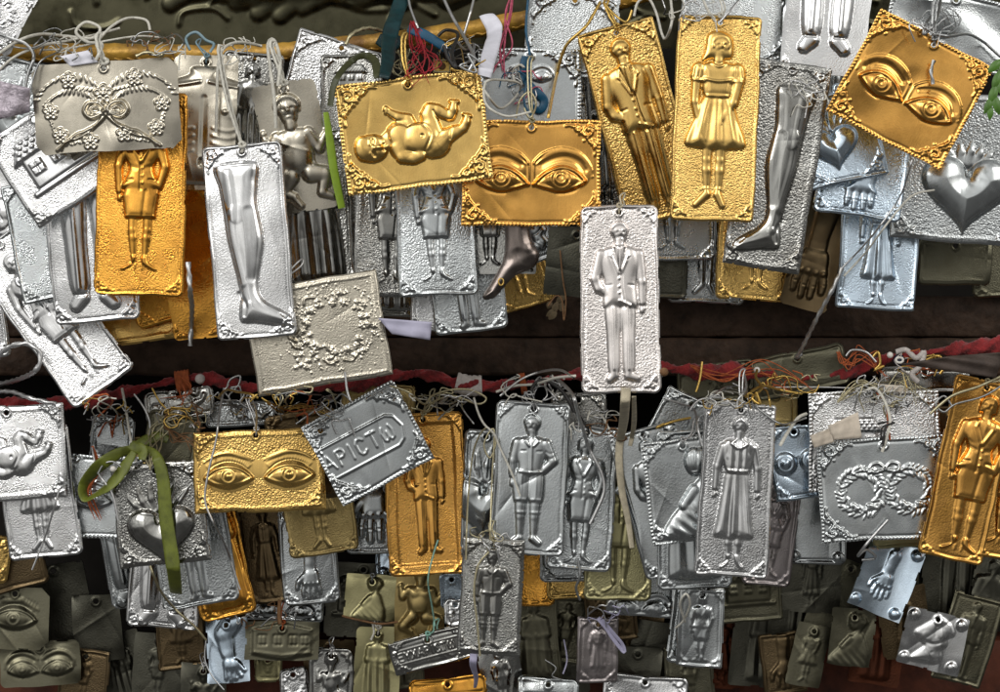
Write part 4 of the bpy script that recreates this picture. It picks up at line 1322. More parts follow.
def U(*a, **k): return plaque('U', *a, **k)
def Lw(*a, **k): return plaque('L', *a, **k)
def B(*a, **k): return plaque('B', *a, **k)

# ================================================================ bottom rows (farthest back first)
# dim ones deep in the recess, the shade there put into their dark metal
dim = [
 ("dark long plaque with a robed figure right of the two dim eye plaques", 122, 668, 38, 64, 12, 'dark', 'robe'),
 ("dark plaque with worn skirted figure left of the small shiny black one", 158, 668, 42, 62, -4, 'dark', 'suit'),
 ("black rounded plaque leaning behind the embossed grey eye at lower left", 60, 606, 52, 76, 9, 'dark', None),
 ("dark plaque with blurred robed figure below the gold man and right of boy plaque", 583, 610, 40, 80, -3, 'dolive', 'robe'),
 ("dark plaque behind the pinkish lady with the lilac tie", 560, 655, 44, 70, 5, 'dark', 'dress'),
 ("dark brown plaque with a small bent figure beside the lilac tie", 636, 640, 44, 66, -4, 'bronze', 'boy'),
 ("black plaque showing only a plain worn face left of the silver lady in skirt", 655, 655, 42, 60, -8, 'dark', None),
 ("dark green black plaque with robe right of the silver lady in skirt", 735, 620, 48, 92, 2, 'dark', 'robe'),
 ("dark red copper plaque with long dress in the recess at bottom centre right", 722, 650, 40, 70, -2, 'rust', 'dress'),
 ("dark plaque with arched top robe in the recess at bottom right", 765, 640, 56, 84, -4, 'dark', 'robe'),
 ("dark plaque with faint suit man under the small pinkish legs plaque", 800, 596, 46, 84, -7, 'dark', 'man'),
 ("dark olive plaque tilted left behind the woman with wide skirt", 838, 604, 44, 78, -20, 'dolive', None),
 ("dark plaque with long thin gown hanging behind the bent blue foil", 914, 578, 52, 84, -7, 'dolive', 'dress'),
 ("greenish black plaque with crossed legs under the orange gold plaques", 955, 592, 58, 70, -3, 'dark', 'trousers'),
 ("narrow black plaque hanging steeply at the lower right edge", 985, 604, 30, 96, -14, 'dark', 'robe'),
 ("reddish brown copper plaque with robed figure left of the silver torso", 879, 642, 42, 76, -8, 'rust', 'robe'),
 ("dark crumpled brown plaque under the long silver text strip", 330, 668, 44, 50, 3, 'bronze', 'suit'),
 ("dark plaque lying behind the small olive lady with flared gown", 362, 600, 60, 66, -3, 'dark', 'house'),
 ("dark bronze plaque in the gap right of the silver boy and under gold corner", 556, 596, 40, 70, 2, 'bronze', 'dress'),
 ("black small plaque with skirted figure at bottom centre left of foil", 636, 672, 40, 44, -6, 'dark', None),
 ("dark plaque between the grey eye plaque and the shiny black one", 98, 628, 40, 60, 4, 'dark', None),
 ("dark plaque in the shade below the wreath plaque", 812, 575, 50, 66, -3, 'dark', 'dress'),
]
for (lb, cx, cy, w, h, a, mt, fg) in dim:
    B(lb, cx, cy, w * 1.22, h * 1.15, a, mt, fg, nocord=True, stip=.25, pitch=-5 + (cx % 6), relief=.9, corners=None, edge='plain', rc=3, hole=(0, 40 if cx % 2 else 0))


dim2 = [  # more dim ones, their dark colours again carrying the shade of the recess
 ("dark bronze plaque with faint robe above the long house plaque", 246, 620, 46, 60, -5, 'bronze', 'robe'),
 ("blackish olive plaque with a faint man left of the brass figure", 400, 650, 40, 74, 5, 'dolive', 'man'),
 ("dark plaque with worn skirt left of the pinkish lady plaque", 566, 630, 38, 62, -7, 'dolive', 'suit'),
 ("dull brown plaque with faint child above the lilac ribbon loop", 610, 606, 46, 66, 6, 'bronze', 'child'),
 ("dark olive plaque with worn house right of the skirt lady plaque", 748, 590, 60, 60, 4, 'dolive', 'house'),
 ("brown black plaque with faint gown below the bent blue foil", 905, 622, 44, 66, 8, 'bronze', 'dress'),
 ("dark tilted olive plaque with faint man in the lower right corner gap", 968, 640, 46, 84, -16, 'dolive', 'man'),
 ("dark plaque with faint hand left of the wide skirt woman", 784, 664, 40, 58, 7, 'bronze', 'hand'),
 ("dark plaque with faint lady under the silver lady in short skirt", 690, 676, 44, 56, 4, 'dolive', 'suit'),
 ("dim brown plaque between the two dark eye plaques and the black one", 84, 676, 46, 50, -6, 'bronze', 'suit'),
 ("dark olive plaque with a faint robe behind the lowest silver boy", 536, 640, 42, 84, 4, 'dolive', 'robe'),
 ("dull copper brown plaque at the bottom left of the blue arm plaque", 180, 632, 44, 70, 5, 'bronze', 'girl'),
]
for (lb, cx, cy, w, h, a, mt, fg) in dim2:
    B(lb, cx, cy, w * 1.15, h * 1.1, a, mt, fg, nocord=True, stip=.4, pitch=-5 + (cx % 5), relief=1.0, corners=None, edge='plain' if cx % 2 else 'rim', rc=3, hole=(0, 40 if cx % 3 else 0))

B("dark olive strip with two small eyes at bottom left edge", 40, 664, 82, 46, 3, 'dolive', 'eyes', stip=.1, edge='plain', corners=None, pitch=4, nocord=True)
B("dim grey plaque with one upright embossed eye and cut corner", 14, 618, 72, 64, -2, 'dolive', 'eye1', stip=.1, edge='plain', cut=9, corners=None, frot=78, fsc=1.0, pitch=3, nocord=True)
B("small shiny black plaque with a silver glint at lower left", 203, 690, 46, 54, -2, 'dark', 'child', stip=.1, edge='plain', corners=None, rc=1, cordmat='silver')
B("tiny dark beige plaque under the long house plaque", 268, 668, 30, 32, 1, 'olive', 'suit', stip=.2, corners=None, nocord=True)
B("crumpled silver trinket plaque below the house plaque", 294, 684, 30, 34, 6, 'sil', None, stip=.6, corners='scroll', cs=14, nocord=True, dents=6)
B("silver plaque with embraced figure holding its hands at bottom", 331, 680, 46, 64, -1, 'sild', 'child', stip=.15, fsc=.8, cs=12)
B("olive gold plaque with shiny praying figure and white thread", 377, 664, 46, 76, -2, 'olive', 'robe', stip=.1, edge='plain', corners=None, cordmat='white', relief=1.3)
B("bluish silver plaque half hidden beside the olive lady in a gown", 390, 574, 30, 60, -3, 'silb', 'bosom', stip=.1, corners=None, nocord=True)
B("dull olive brass plaque of a lady with hand on hip in flared gown", 371, 597, 54, 46, -4, 'olive', 'bust', stip=.15, edge='plain', rc=2, corners=None, fsc=.95, cordmat='steel')
B("dull brass plaque with kneeling shiny figure and mint thread", 420, 602, 50, 92, -2, 'brass', 'child', stip=.1, edge='plain', rc=2, corners=None, relief=1.3, fdy=4, cordto=(424, 566), cordmat='mint')
B("silver blue scrap plaque between brass figure and silver boy", 452, 592, 26, 40, 2, 'silb', None, stip=.6, corners=None, dents=6, nocord=True)
B("silver plaque with embossed trinket face under the blue scrap", 456, 612, 24, 30, 5, 'sil', 'eyes', stip=.4, corners=None, nocord=True)
B("dark silver plaque with skirted legs below the silver boy", 502, 678, 42, 66, 9, 'sild', 'suit', stip=.1, edge='plain', rc=2, corners=None, nocord=True)
B("grey crumpled foil plaque lying at the bottom centre", 548, 688, 62, 22, -4, 'silg', None, stip=.2, corners=None, dents=7, nocord=True, pitch=9)
B("curved orange gold foil plaque at the bottom edge", 448, 688, 78, 22, 6, 'goldo', None, stip=.05, corners=None, dents=4, bend=4, nocord=True, pitch=8)
B("black silver strip with thanks lettering in a long oval", 430, 650, 80, 36, 15, 'sild', 'thanksfull', stip=.1, edge='rim', cs=13, rc=2, cordto=(434, 622), cordmat='mint', pitch=-3)
B("silver bent foil with scrolled corners at the bottom below the lilac tie", 645, 690, 84, 30, -5, 'sil', None, stip=.2, cs=14, dents=4, bend=3, nocord=True, pitch=7)
B("pinkish dark silver plaque of a lady in full skirt tied with lilac ribbon", 598, 650, 42, 68, 0, 'pink', 'dress', stip=.2, cs=10, rc=2, fsc=.86, pitch=-5, nocord=True)
B("silver strip with one embossed eye behind the skirt lady plaque", 642, 592, 70, 50, -3, 'silg', 'eyes', stip=.2, cs=14, rc=2, nocord=True, fdy=-12)
B("grey silver plaque with loop foil left of the skirt lady", 684, 622, 28, 84, -8, 'silg', None, stip=.5, cs=12, nocord=True)
B("pewter plaque of a lady in short skirt at lower centre right", 701, 628, 47, 82, -3, 'silg', 'suit', stip=.12, cs=11, rc=3, pitch=-4, cordto=(703, 572), cordmat='steel')
B("dark olive plaque of a woman spreading a wide pleated skirt", 809, 655, 36, 64, -12, 'dolive', 'girl', stip=.15, edge='plain', rc=2, corners=None, nocord=True)
B("dark olive plaque with a head and shoulders seen from behind", 852, 638, 46, 58, -6, 'dolive', 'bust', stip=.15, edge='plain', rc=2, corners=None, fsc=.95, nocord=True)
B("silver plaque of a bare bent body with four corner bosses", 933, 641, 64, 60, -13, 'sil', 'nude', stip=.08, edge='plain', rc=1, corners='dots', cs=16, pitch=-3, nocord=True, fsc=.8, relief=.6)
B("silver plaque with two eyes partly under the long house strip", 285, 592, 80, 60, -2, 'silg', 'eyes', stip=.3, cs=16, rc=4, fdy=-14, nocord=True)
B("dark bronze plaque of a robed woman behind the gold eyes", 266, 552, 56, 104, 6, 'bronze', 'dress', stip=.35, edge='rim', cs=14, nocord=True, pitch=1)
B("bluish silver plaque of a bent forearm and hand", 228, 650, 44, 66, 3, 'silb', 'arm', stip=.1, edge='plain', rc=2, corners=None, nocord=True, pitch=1, yaw=-3)
B("long dark olive strip embossed with a house facade", 282, 641, 76, 40, -1, 'dolive', 'longhouse', stip=.25, edge='plain', rc=2, corners=None, cordto=(279, 604), cordmat='orange', pitch=3)

# ================================================================ lower row
Lw("dark brass plaque edge under the silver woman's legs at left", 8, 568, 74, 50, 15, 'bronze', None, stip=.4, corners=None, nocord=True)
Lw("bright gold corner showing at the left edge below the silver legs", -18, 558, 56, 50, -8, 'gold', None, stip=.8, nocord=True, cs=16)
Lw("grey long silver plaque hidden behind the flaming heart", 130, 532, 62, 150, 10, 'silg', 'trousers', stip=.5, cs=16, nocord=True, pitch=-2)
Lw("silver plaque with one trousered leg under the flaming heart", 166, 560, 72, 138, -4, 'sil', 'trousers', stip=.3, cs=18, nocord=True, pitch=-1)
Lw("orange plaque sticking out right of the silver trousers", 213, 545, 58, 150, 13, 'goldo', 'robe', stip=.6, cs=16, nocord=True, pitch=-2)
Lw("silver plaque with trouser legs and shoes below the flaming heart", 192, 545, 78, 124, 9, 'silg', 'man', stip=.5, cs=18, nocord=True, pitch=-1)
Lw("silver plaque of an open hand pointing down below the brass skirt", 309, 555, 58, 100, 4, 'silg', 'hand', stip=.25, cs=15, nocord=True, pitch=-1, fsc=.52, fdy=-18)
Lw("grey silver plaque under the thanks plaque with faint paw", 374, 496, 62, 118, 2, 'silg', 'hand', stip=.5, cs=15, nocord=True, pitch=-2)
Lw("dull bronze gold plaque of a child's skirt and bare legs", 317, 497, 72, 118, 8, 'brass', 'girl', stip=.5, cs=15, nocord=True, pitch=0)
Lw("olive gold plaque edge above the orange man, under pale gold cord", 378, 403, 74, 40, -4, 'brass', None, stip=.3, corners=None, nocord=True)
Lw("silver speckled narrow plaque above the gold eyes", 240, 414, 70, 26, 2, 'silg', 'baby', stip=.8, corners=None, rc=4, nocord=True, fsc=.5, fdx=15)
Lw("gold round-edged scrap above the flaming heart", 132, 452, 34, 34, 4, 'brass', None, stip=.2, corners=None, nocord=True)
Lw("grey foil plaque hanging behind the olive bow", 112, 440, 44, 52, -6, 'silg', None, stip=.3, corners='scroll', cs=14, dents=5, nocord=True)
Lw("dull silver slanted plaque in the gap under the red cord", 180, 404, 70, 34, 8, 'sild', 'baby', stip=.2, corners=None, nocord=True)
Lw("dark weathered plaque lying behind the bow of olive ribbon", 172, 440, 56, 56, -10, 'dolive', None, stip=.3, corners=None, nocord=True, dents=4)
Lw("dark bronze plaque with silver scroll edge right of the gold eyes", 306, 456, 74, 92, 9, 'bronze', 'baby', stip=.2, edge='box', cs=18, nocord=True, skirt=3)
Lw("orange plaque of a standing man in a framed border", 426, 494, 82, 164, 2.5, 'amber', 'man', stip=.45, edge='frame', cs=16, fsc=.70, pitch=1, yaw=2, cordto=(430, 392), cordmat='palegold', cord_r=1.1)
Lw("grey plaque strung with pale gold cords between orange man and silver boy", 484, 494, 44, 130, -2, 'silg', 'heart', stip=.15, cs=10, nocord=True, pitch=-2)
Lw("gold plaque corner between the silver boy and the skirt woman", 534, 558, 40, 96, 1, 'goldo', None, stip=.4, cs=12, nocord=True)
Lw("small gold plaque bottom under the silver skirt woman", 570, 560, 46, 80, -1, 'gold', None, stip=.4, cs=12, nocord=True)
Lw("silver plaque bottom with scrolls below the silver boy", 566, 540, 52, 86, -1, 'silg', None, stip=.4, cs=14, nocord=True)
Lw("dark silver narrow plaque peeping over the two silver figures", 578, 418, 56, 52, -1, 'sild', None, stip=.5, cs=14, nocord=True)
Lw("olive brass plaque of a woman's skirt and pointed shoes", 620, 522, 68, 158, -2, 'olive', 'suit', stip=.35, cs=16, nocord=True, pitch=0, fsc=.86)
Lw("silver plaque of a woman in jacket and short skirt beside the boy", 583, 498, 66, 146, -4, 'silg', 'suit', stip=.6, cs=16, rc=6, pitch=1, yaw=1, fsc=.86, cordto=(572, 396), cordmat='black', fdx=-1)
Lw("dark olive plaque lying behind the gold wire near the centre right", 716, 382, 78, 42, 4, 'dolive', 'child', stip=.2, corners='scroll', cs=12, nocord=True, fsc=.6)
Lw("silver dull plaque leaning steeply right behind the rope framed lady", 668, 452, 60, 122, -27, 'silg', 'bow', stip=.3, cs=16, rc=3, nocord=True, pitch=1)
Lw("smooth grey plaque leaning left with one shoe below the rope framed lady", 662, 500, 74, 150, 16, 'silg', 'man', stip=.08, cs=16, nocord=True, pitch=0)
Lw("silver plaque bottom under the long dress woman", 694, 510, 76, 160, 1, 'silg', 'robe', stip=.3, cs=14, nocord=True, pitch=-2)
Lw("silver plaque of a lady in profile inside a rope border", 688, 490, 84, 104, 7, 'silg', 'bust', stip=.15, edge='rope', cs=20, rc=1, pitch=0, yaw=-1, fdx=8, fsc=.86, cordto=(694, 420), cordmat='silver')
Lw("silver grey plaque with low bumps left of the wreaths", 818, 512, 60, 106, -2, 'silg', None, stip=.1, corners='dots', cs=16, nocord=True, pitch=-1)
Lw("pinkish silver plaque of bare legs beside the long dress woman", 772, 530, 50, 114, -6, 'pink', 'suit', stip=.2, cs=12, nocord=True, pitch=-3)
Lw("small dull gold plaque high behind the long dress woman", 776, 408, 44, 40, 2, 'brass', None, stip=.3, corners=None, nocord=True)
Lw("bluish silver plaque with two round bosoms", 798, 462, 56, 76, 8, 'silb', 'bosom', stip=.15, cs=15, rc=2, nocord=True, pitch=1)
Lw("bent light blue foil plaque with a small hand and bosses", 886, 577, 58, 78, -22, 'silb', 'hand', stip=.05, edge='plain', rc=1, corners='dots', cs=16, fsc=.6, nocord=True, bend=4, dents=3, pitch=2)
Lw("beige strip of a plaque showing under the wreath plaque", 906, 505, 68, 86, 2, 'olive', None, stip=.3, corners=None, nocord=True)
Lw("dark brown plaque between the wreaths and the orange lady", 952, 442, 44, 72, 0, 'bronze', None, stip=.3, corners=None, nocord=True)
Lw("dark mossy fabric-like plaque lying on the red cord at right", 800, 372, 96, 44, 12, 'dolive', None, stip=.2, corners=None, nocord=True, dents=6)
Lw("dull pewter plaque lying flat behind the pearl beads", 925, 380, 92, 30, 2, 'sild', None, stip=.1, corners=None, nocord=True)
Lw("silver hammered plaque with rope border behind the two wreaths", 874, 441, 132, 100, 1, 'sil', 'house', stip=1, edge='rope', rc=1, cs=22, fsc=.5, fdx=-20, pitch=1, yaw=1, cordto=(872, 384), cordmat='steel')
Lw("silver plaque of two flower wreaths joined by a bow", 886, 489, 134, 103, 3, 'silg', 'wreaths', stip=.08, edge='rope', rc=1, cs=30, pitch=1.5, yaw=0, dents=2, cordto=(882, 428), cordmat='black')
Lw("orange gold plaque cut off by the right frame edge", 1014, 470, 58, 182, -10, 'amber', 'suit', stip=.3, cs=14, nocord=True, pitch=0)
Lw("orange gold plaque of a slim lady leaning right at the right edge", 969, 470, 66, 184, -12, 'amber', 'suit', stip=.2, cs=13, rc=6, pitch=-1, yaw=-3, fsc=.86, fdx=6, cordto=(1004, 374), cordmat='palegold')
Lw("silver plaque of a woman in a long pleated dress", 736, 490, 74, 176, -3.5, 'sil', 'dress', stip=.55, cs=17, rc=5, pitch=-1, yaw=1, fsc=.86, cordto=(740, 372), cordmat='silver')
Lw("silver plaque of a boy in short trousers with hand on hip", 530, 478, 76, 154, -3, 'silg', 'boy', stip=.12, cs=17, rc=7, pitch=1.5, yaw=-1, fsc=.84, cordto=(536, 380), cordmat='steel')
Lw("silver plaque of a large eye behind the flaming heart's bow", 100, 497, 82, 84, -3, 'silg', 'openeyes', stip=.25, edge='rope', rc=1, cs=18, nocord=True, pitch=2, fsc=1.2, fdx=16)
Lw("silver plaque of a child's crossed bare legs at the left edge", 38, 492, 76, 134, 7, 'sil', 'girl', stip=.4, cs=15, nocord=True, pitch=0, yaw=-3)
Lw("bright silver plaque of a baby's raised legs at the left edge", 8, 453, 116, 96, 3, 'sil', 'baby', stip=.6, edge='box', rc=2, cs=20, pitch=3, yaw=-4, skirt=4, fdx=0, fdy=-4, fsc=.82, nocord=True)
Lw("tarnished silver plaque of a flaming heart under an olive bow", 160, 514, 92, 103, 6, 'sild', 'heart', stip=.9, edge='box', rc=1, cs=24, pitch=-2, yaw=-1, skirt=4, fsc=.70, nocord=True, fdy=-9)
Lw("yellow gold plaque with two open eyes in the lower row", 259, 471, 132, 83, 2, 'gold', 'openeyes', stip=.9, rc=1, edge='box', cs=22, pitch=1, yaw=0, fsc=.98, cordto=(246, 398), cordmat='silver', hole=(-2, 2), corners='scroll')
Lw("silver plaque with thanks lettering tilted steeply upward", 368, 443, 104, 90, 28, 'silg', 'thanks', stip=.04, rc=1, edge='rope', cs=28, pitch=0, yaw=2, hole=(-36, -4), cordto=(326, 422), cordmat='steel', dents=2)
Lw("tarnished silver plaque of a boy with hand on hip, lowest in front", 491, 597, 64, 118, -3, 'sild', 'boy', stip=1, rc=1, cs=17, edge='box', pitch=-2, yaw=0, fsc=.84, cordto=(489, 524), cordmat='palegold')

# ================================================================ upper row

# dim ones filling the gaps behind the upper row
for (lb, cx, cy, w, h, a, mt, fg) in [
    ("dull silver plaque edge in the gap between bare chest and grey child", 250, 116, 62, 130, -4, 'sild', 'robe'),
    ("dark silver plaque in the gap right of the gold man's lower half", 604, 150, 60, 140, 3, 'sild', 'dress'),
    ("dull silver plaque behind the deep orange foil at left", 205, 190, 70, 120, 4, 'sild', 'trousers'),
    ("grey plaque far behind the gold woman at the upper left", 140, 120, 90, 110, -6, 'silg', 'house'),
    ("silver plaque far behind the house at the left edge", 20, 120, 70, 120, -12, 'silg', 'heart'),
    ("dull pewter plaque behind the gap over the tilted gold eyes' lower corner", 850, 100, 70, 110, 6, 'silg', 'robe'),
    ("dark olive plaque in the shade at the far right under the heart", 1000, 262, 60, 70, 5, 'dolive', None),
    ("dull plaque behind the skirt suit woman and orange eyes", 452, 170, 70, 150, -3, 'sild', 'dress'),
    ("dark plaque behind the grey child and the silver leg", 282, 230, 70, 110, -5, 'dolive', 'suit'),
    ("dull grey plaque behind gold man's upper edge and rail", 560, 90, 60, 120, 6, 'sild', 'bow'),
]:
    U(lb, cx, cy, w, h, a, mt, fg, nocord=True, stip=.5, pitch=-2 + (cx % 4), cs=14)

U("silver filigree corner plaque at the top left edge", 0, 12, 56, 72, -28, 'sil', 'ring', stip=.3, cs=18, nocord=True, edge='plain', pitch=-4)
U("silver hammered plaque behind the gold baby, leaning right", 322, 112, 92, 150, -17, 'sil', None, stip=.9, cs=24, rc=3, nocord=True, pitch=0)
U("dark silver plaque with a small framed panel behind the gold baby", 352, 138, 62, 170, 1, 'sild', 'house', stip=.6, cs=14, nocord=True, fdy=60, fsc=.6)
U("silver scroll plaque under the gilt rail right of the white ribbon", 572, 34, 92, 84, -5, 'silg', None, stip=.7, cs=30, rc=1, nocord=True, pitch=-1, edge='plain')
U("smooth grey plaque with rope border above the orange eyes", 530, 104, 104, 112, 0, 'silg', 'eyes', stip=.05, edge='rope', rc=1, cs=32, nocord=True, pitch=-1, fdy=30, fsc=.5)
U("silver scrolled plaque behind the gold girl's head", 735, 18, 108, 94, -3, 'silg', None, stip=.5, cs=26, rc=2, nocord=True, pitch=0)
U("crumpled silver foil plaque at the top right", 950, 28, 130, 74, -12, 'silg', None, stip=.15, edge='rope', rc=1, cs=18, nocord=True, dents=14, wavy=1.2, pitch=-5)
U("dark silver small plaque low behind the gold baby", 396, 262, 46, 110, -2, 'sild', 'robe', stip=.6, cs=12, nocord=True)
U("narrow silver plaque corner beside the skirt suit woman", 436, 270, 46, 124, -3, 'sil', None, stip=.5, cs=13, nocord=True)
U("gold plaque corner with a small shoe under the dark foot charm", 512, 252, 62, 116, 16, 'gold', 'suit', stip=.6, cs=14, nocord=True, pitch=-4)
U("silver plaque of trouser legs and shoes above the dark shelf", 464, 266, 76, 134, 7, 'silg', 'man', stip=.5, cs=16, nocord=True, pitch=-2, fsc=.9)
U("dull grey plaque with small feet left of the dark foot charm", 490, 220, 92, 108, 0, 'sild', 'suit', stip=.2, cs=15, nocord=True, pitch=0, edge='plain', rc=2)
U("small grey plaque with a round boss right of the dark foot charm", 534, 232, 48, 62, 20, 'silg', 'nude', stip=.3, corners='dots', cs=20, nocord=True, pitch=-2)
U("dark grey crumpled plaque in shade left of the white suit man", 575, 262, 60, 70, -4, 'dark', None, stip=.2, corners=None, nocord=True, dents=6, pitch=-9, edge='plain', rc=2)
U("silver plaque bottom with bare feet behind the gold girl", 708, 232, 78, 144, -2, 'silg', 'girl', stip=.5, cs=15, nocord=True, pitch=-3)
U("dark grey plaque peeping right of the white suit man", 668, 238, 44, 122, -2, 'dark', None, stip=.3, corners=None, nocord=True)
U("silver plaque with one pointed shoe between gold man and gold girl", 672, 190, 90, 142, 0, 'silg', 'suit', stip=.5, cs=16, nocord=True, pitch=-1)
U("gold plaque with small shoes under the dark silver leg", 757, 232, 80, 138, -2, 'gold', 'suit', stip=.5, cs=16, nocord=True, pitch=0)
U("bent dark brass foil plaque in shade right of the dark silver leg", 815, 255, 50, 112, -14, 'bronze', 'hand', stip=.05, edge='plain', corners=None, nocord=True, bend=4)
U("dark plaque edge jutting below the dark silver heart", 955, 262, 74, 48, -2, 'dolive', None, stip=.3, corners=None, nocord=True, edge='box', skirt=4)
U("silver plaque of a pleated skirt and bare legs at the right", 880, 238, 80, 144, -4, 'silb', 'dress', stip=.3, cs=15, rc=4, nocord=True, pitch=2, fsc=.9)
U("tarnished silver plaque of a large smooth heart at the right edge", 962, 168, 132, 150, -5, 'silg', 'softheart', stip=.8, edge='box', rc=2, cs=28, pitch=-1, yaw=-2, fsc=.64, nocord=True, skirt=3, fdx=6, fdy=-10, relief=.9)
U("bluish silver plaque with fingers pointing down at the right", 866, 152, 88, 132, -9, 'silb', 'hands', stip=.7, cs=15, rc=6, nocord=True, pitch=3, fsc=.35, fdy=-36)
U("small silver plaque with flower corner over the pointing fingers", 838, 138, 86, 92, 13, 'silb', 'heart', stip=.3, cs=24, rc=3, nocord=True, pitch=3, fsc=.6, fdx=-6)
U("matte silver plaque with trouser legs at the top right", 828, -2, 86, 154, -5, 'sil', 'trousers', stip=.2, cs=12, rc=7, nocord=True, pitch=2, edge='plain', fsc=.85, fdy=14)
U("blackened silver plaque of a shiny bare leg and foot", 777, 166, 80, 210, -9, 'sild', 'leg', stip=1, edge='box', rc=2, cs=24, pitch=-1, yaw=2, nocord=True, fflip=-1, fdx=6, fsc=.78, skirt=3, fsx=.88)
U("yellow gold plaque of a man in a suit leaning left", 640, 122, 80, 200, 15, 'gold', 'man', stip=1, cs=24, rc=3, pitch=-2, yaw=-2, fsc=.88, cordto=(604, 2), cordmat='goldc', cord_r=1.4)
U("yellow gold plaque of a girl in a flared dress", 716, 118, 85, 208, -2.7, 'gold', 'girl', stip=1, cs=18, rc=6, pitch=1, yaw=1, fsc=.84, cordto=(716, -10), cordmat='white')
U("dark silver plaque of a hidden gown below the grey child", 314, 212, 76, 164, 4, 'sild', 'robe', stip=.9, cs=16, rc=3, nocord=True, pitch=-2)
U("brownish dark silver plaque of a skirt left of the suit woman", 392, 214, 74, 168, -1, 'sild', 'suit', stip=1, cs=18, rc=2, nocord=True, pitch=-2, edge='box')
U("silver plaque of a woman in skirt suit under the gold baby", 435, 214, 80, 164, 2.5, 'silg', 'suit', stip=.6, cs=18, rc=6, nocord=True, pitch=1, fsc=.78)
U("pale gold plaque strip at the bottom left under silver trousers", 122, 300, 134, 92, 8, 'gold', None, stip=.1, edge='box', rc=1, cs=24, nocord=True, pitch=7, dents=2)
U("bright silver filmy plaque at the far left behind the house", 4, 226, 66, 134, 26, 'sil', 'nude', stip=.15, cs=15, nocord=True, pitch=3, yaw=-3, dents=5)
U("small bright silver plaque cut by the left frame edge", -18, 312, 48, 96, 8, 'sil', None, stip=.4, cs=14, nocord=True)
U("bright silver plaque of woman's legs tilted steeply at lower left", 50, 313, 75, 188, 37, 'sil', 'suit', stip=.6, cs=17, rc=7, nocord=True, pitch=3, yaw=-3)
U("brownish silver plaque edge under the silver house", 50, 238, 78, 122, 12, 'silg', None, stip=.6, cs=17, nocord=True, pitch=0, rc=2)
U("brown orange plaque under the gold woman's feet", 157, 246, 76, 154, 13, 'goldo', None, stip=.6, cs=17, nocord=True, pitch=-3)
U("deep orange foil plaque right of the gold woman", 190, 262, 54, 156, 7, 'goldo', None, stip=.3, cs=13, nocord=True, pitch=-2, edge='plain', dents=3)
U("silver plaque of trousered legs below the tilted house", 90, 242, 88, 162, 5, 'sil', 'trousers', stip=.3, cs=19, rc=7, nocord=True, pitch=0, fsc=.78)
U("silver plaque of a tiled house tilted steeply at left", 58, 155, 116, 104, 34, 'sil', 'house', stip=.7, edge='box', rc=2, cs=20, nocord=True, pitch=2, yaw=-2, skirt=3, fsc=.82)
U("beige silver plaque of a bare chest left of the silver leg", 204, 122, 66, 136, -2, 'beige', 'torso', stip=.04, edge='plain', cut=5, corners=None, pitch=1, yaw=1, fsc=.92, cordto=(196, 42), cordmat='bluegrey', dents=2)
U("orange gold plaque of a woman in a skirt suit at left", 141, 193, 90, 206, -1.5, 'goldo', 'suit', stip=.9, cs=17, rc=6, nocord=True, pitch=2, yaw=0, fsc=.76, fdy=4)
U("beige silver plaque of a bow with flower garlands", 106, 106, 146, 91, 3, 'beige', 'bow', stip=.04, edge='plain', cut=9, corners=None, pitch=-2, yaw=0, dents=4, bend=-3, cordto=(96, 36), cordmat='white', cord_r=1.8, fsc=.98)
U("dull grey plaque of a plump naked child", 295, 147, 66, 132, 11, 'beige', 'child', stip=.04, edge='plain', rc=7, corners=None, pitch=-4, yaw=1, fsc=.82, cordto=(270, 44), cordmat='white', cord_r=1.6)
U("beige plaque of a round garland with an empty centre", 317, 333, 138, 108, 9.5, 'beige', 'ring', stip=.4, edge='box', rc=1, cs=10, corners=None, pitch=0, yaw=0, skirt=4, cordto=(298, 262), cordmat='silver', hole=(-38, -2), fsc=.95, fdx=20, fdy=4)
U("bright silver plaque of a bare leg and foot at left", 249, 241, 81, 196, 5, 'sil', 'leg', stip=.25, cs=22, rc=6, pitch=2, yaw=-1, fsc=.82, cordto=(218, 50), cordmat='white', cord_r=1.5, dents=5, fdx=-5, fsx=1.0)
make_foot()
U("orange gold plaque with two embossed eyes in the upper row", 531, 173, 139, 107, -.5, 'amber', 'eyes', stip=.04, edge='rope', rc=1, cs=30, pitch=-1, yaw=0, dents=3, fsc=.98, cordto=(528, 60), cordmat='palegold', fdy=2, wavy=.4)
U("yellow gold plaque of a baby lying on its back", 414, 132, 148, 112, 7.5, 'gold', 'baby', stip=.04, edge='rope', rc=2, cs=36, pitch=0, yaw=1, dents=2, fsc=.80, fdy=-5, fdx=2, cordto=(402, 36), cordmat='goldc', cord_r=1.3)
U("yellow gold plaque with two eyes tilted steeply at the top right", 910, 89, 129, 116, -28, 'amber', 'eyes', stip=.04, edge='rope', rc=2, cs=30, pitch=-1, yaw=-3, dents=3, fsc=.98, cordto=(934, 0), cordmat='steel', cord_r=1.6, fdy=-2, wavy=.7)
U("white silver plaque of a man in a suit and tie at centre", 620, 299, 80, 190, .5, 'silw', 'man', stip=.7, cs=18, rc=8, pitch=3, yaw=0, fsc=.84, cordto=(620, 196), cordmat='cream', dents=0)
# ---------------------------------------------------------------- setting: back board, shelf beam, base
def box_geo(x0, x1, y0, y1, z0, z1, nx=1, amp=0.0):
    V = [(x0, y0, z0), (x1, y0, z0), (x1, y1, z0), (x0, y1, z0), (x0, y0, z1), (x1, y0, z1), (x1, y1, z1), (x0, y1, z1)]
    F = [(3, 2, 1, 0), (4, 5, 6, 7), (0, 1, 5, 4), (1, 2, 6, 5), (2, 3, 7, 6), (3, 0, 4, 7)]
    return V, F

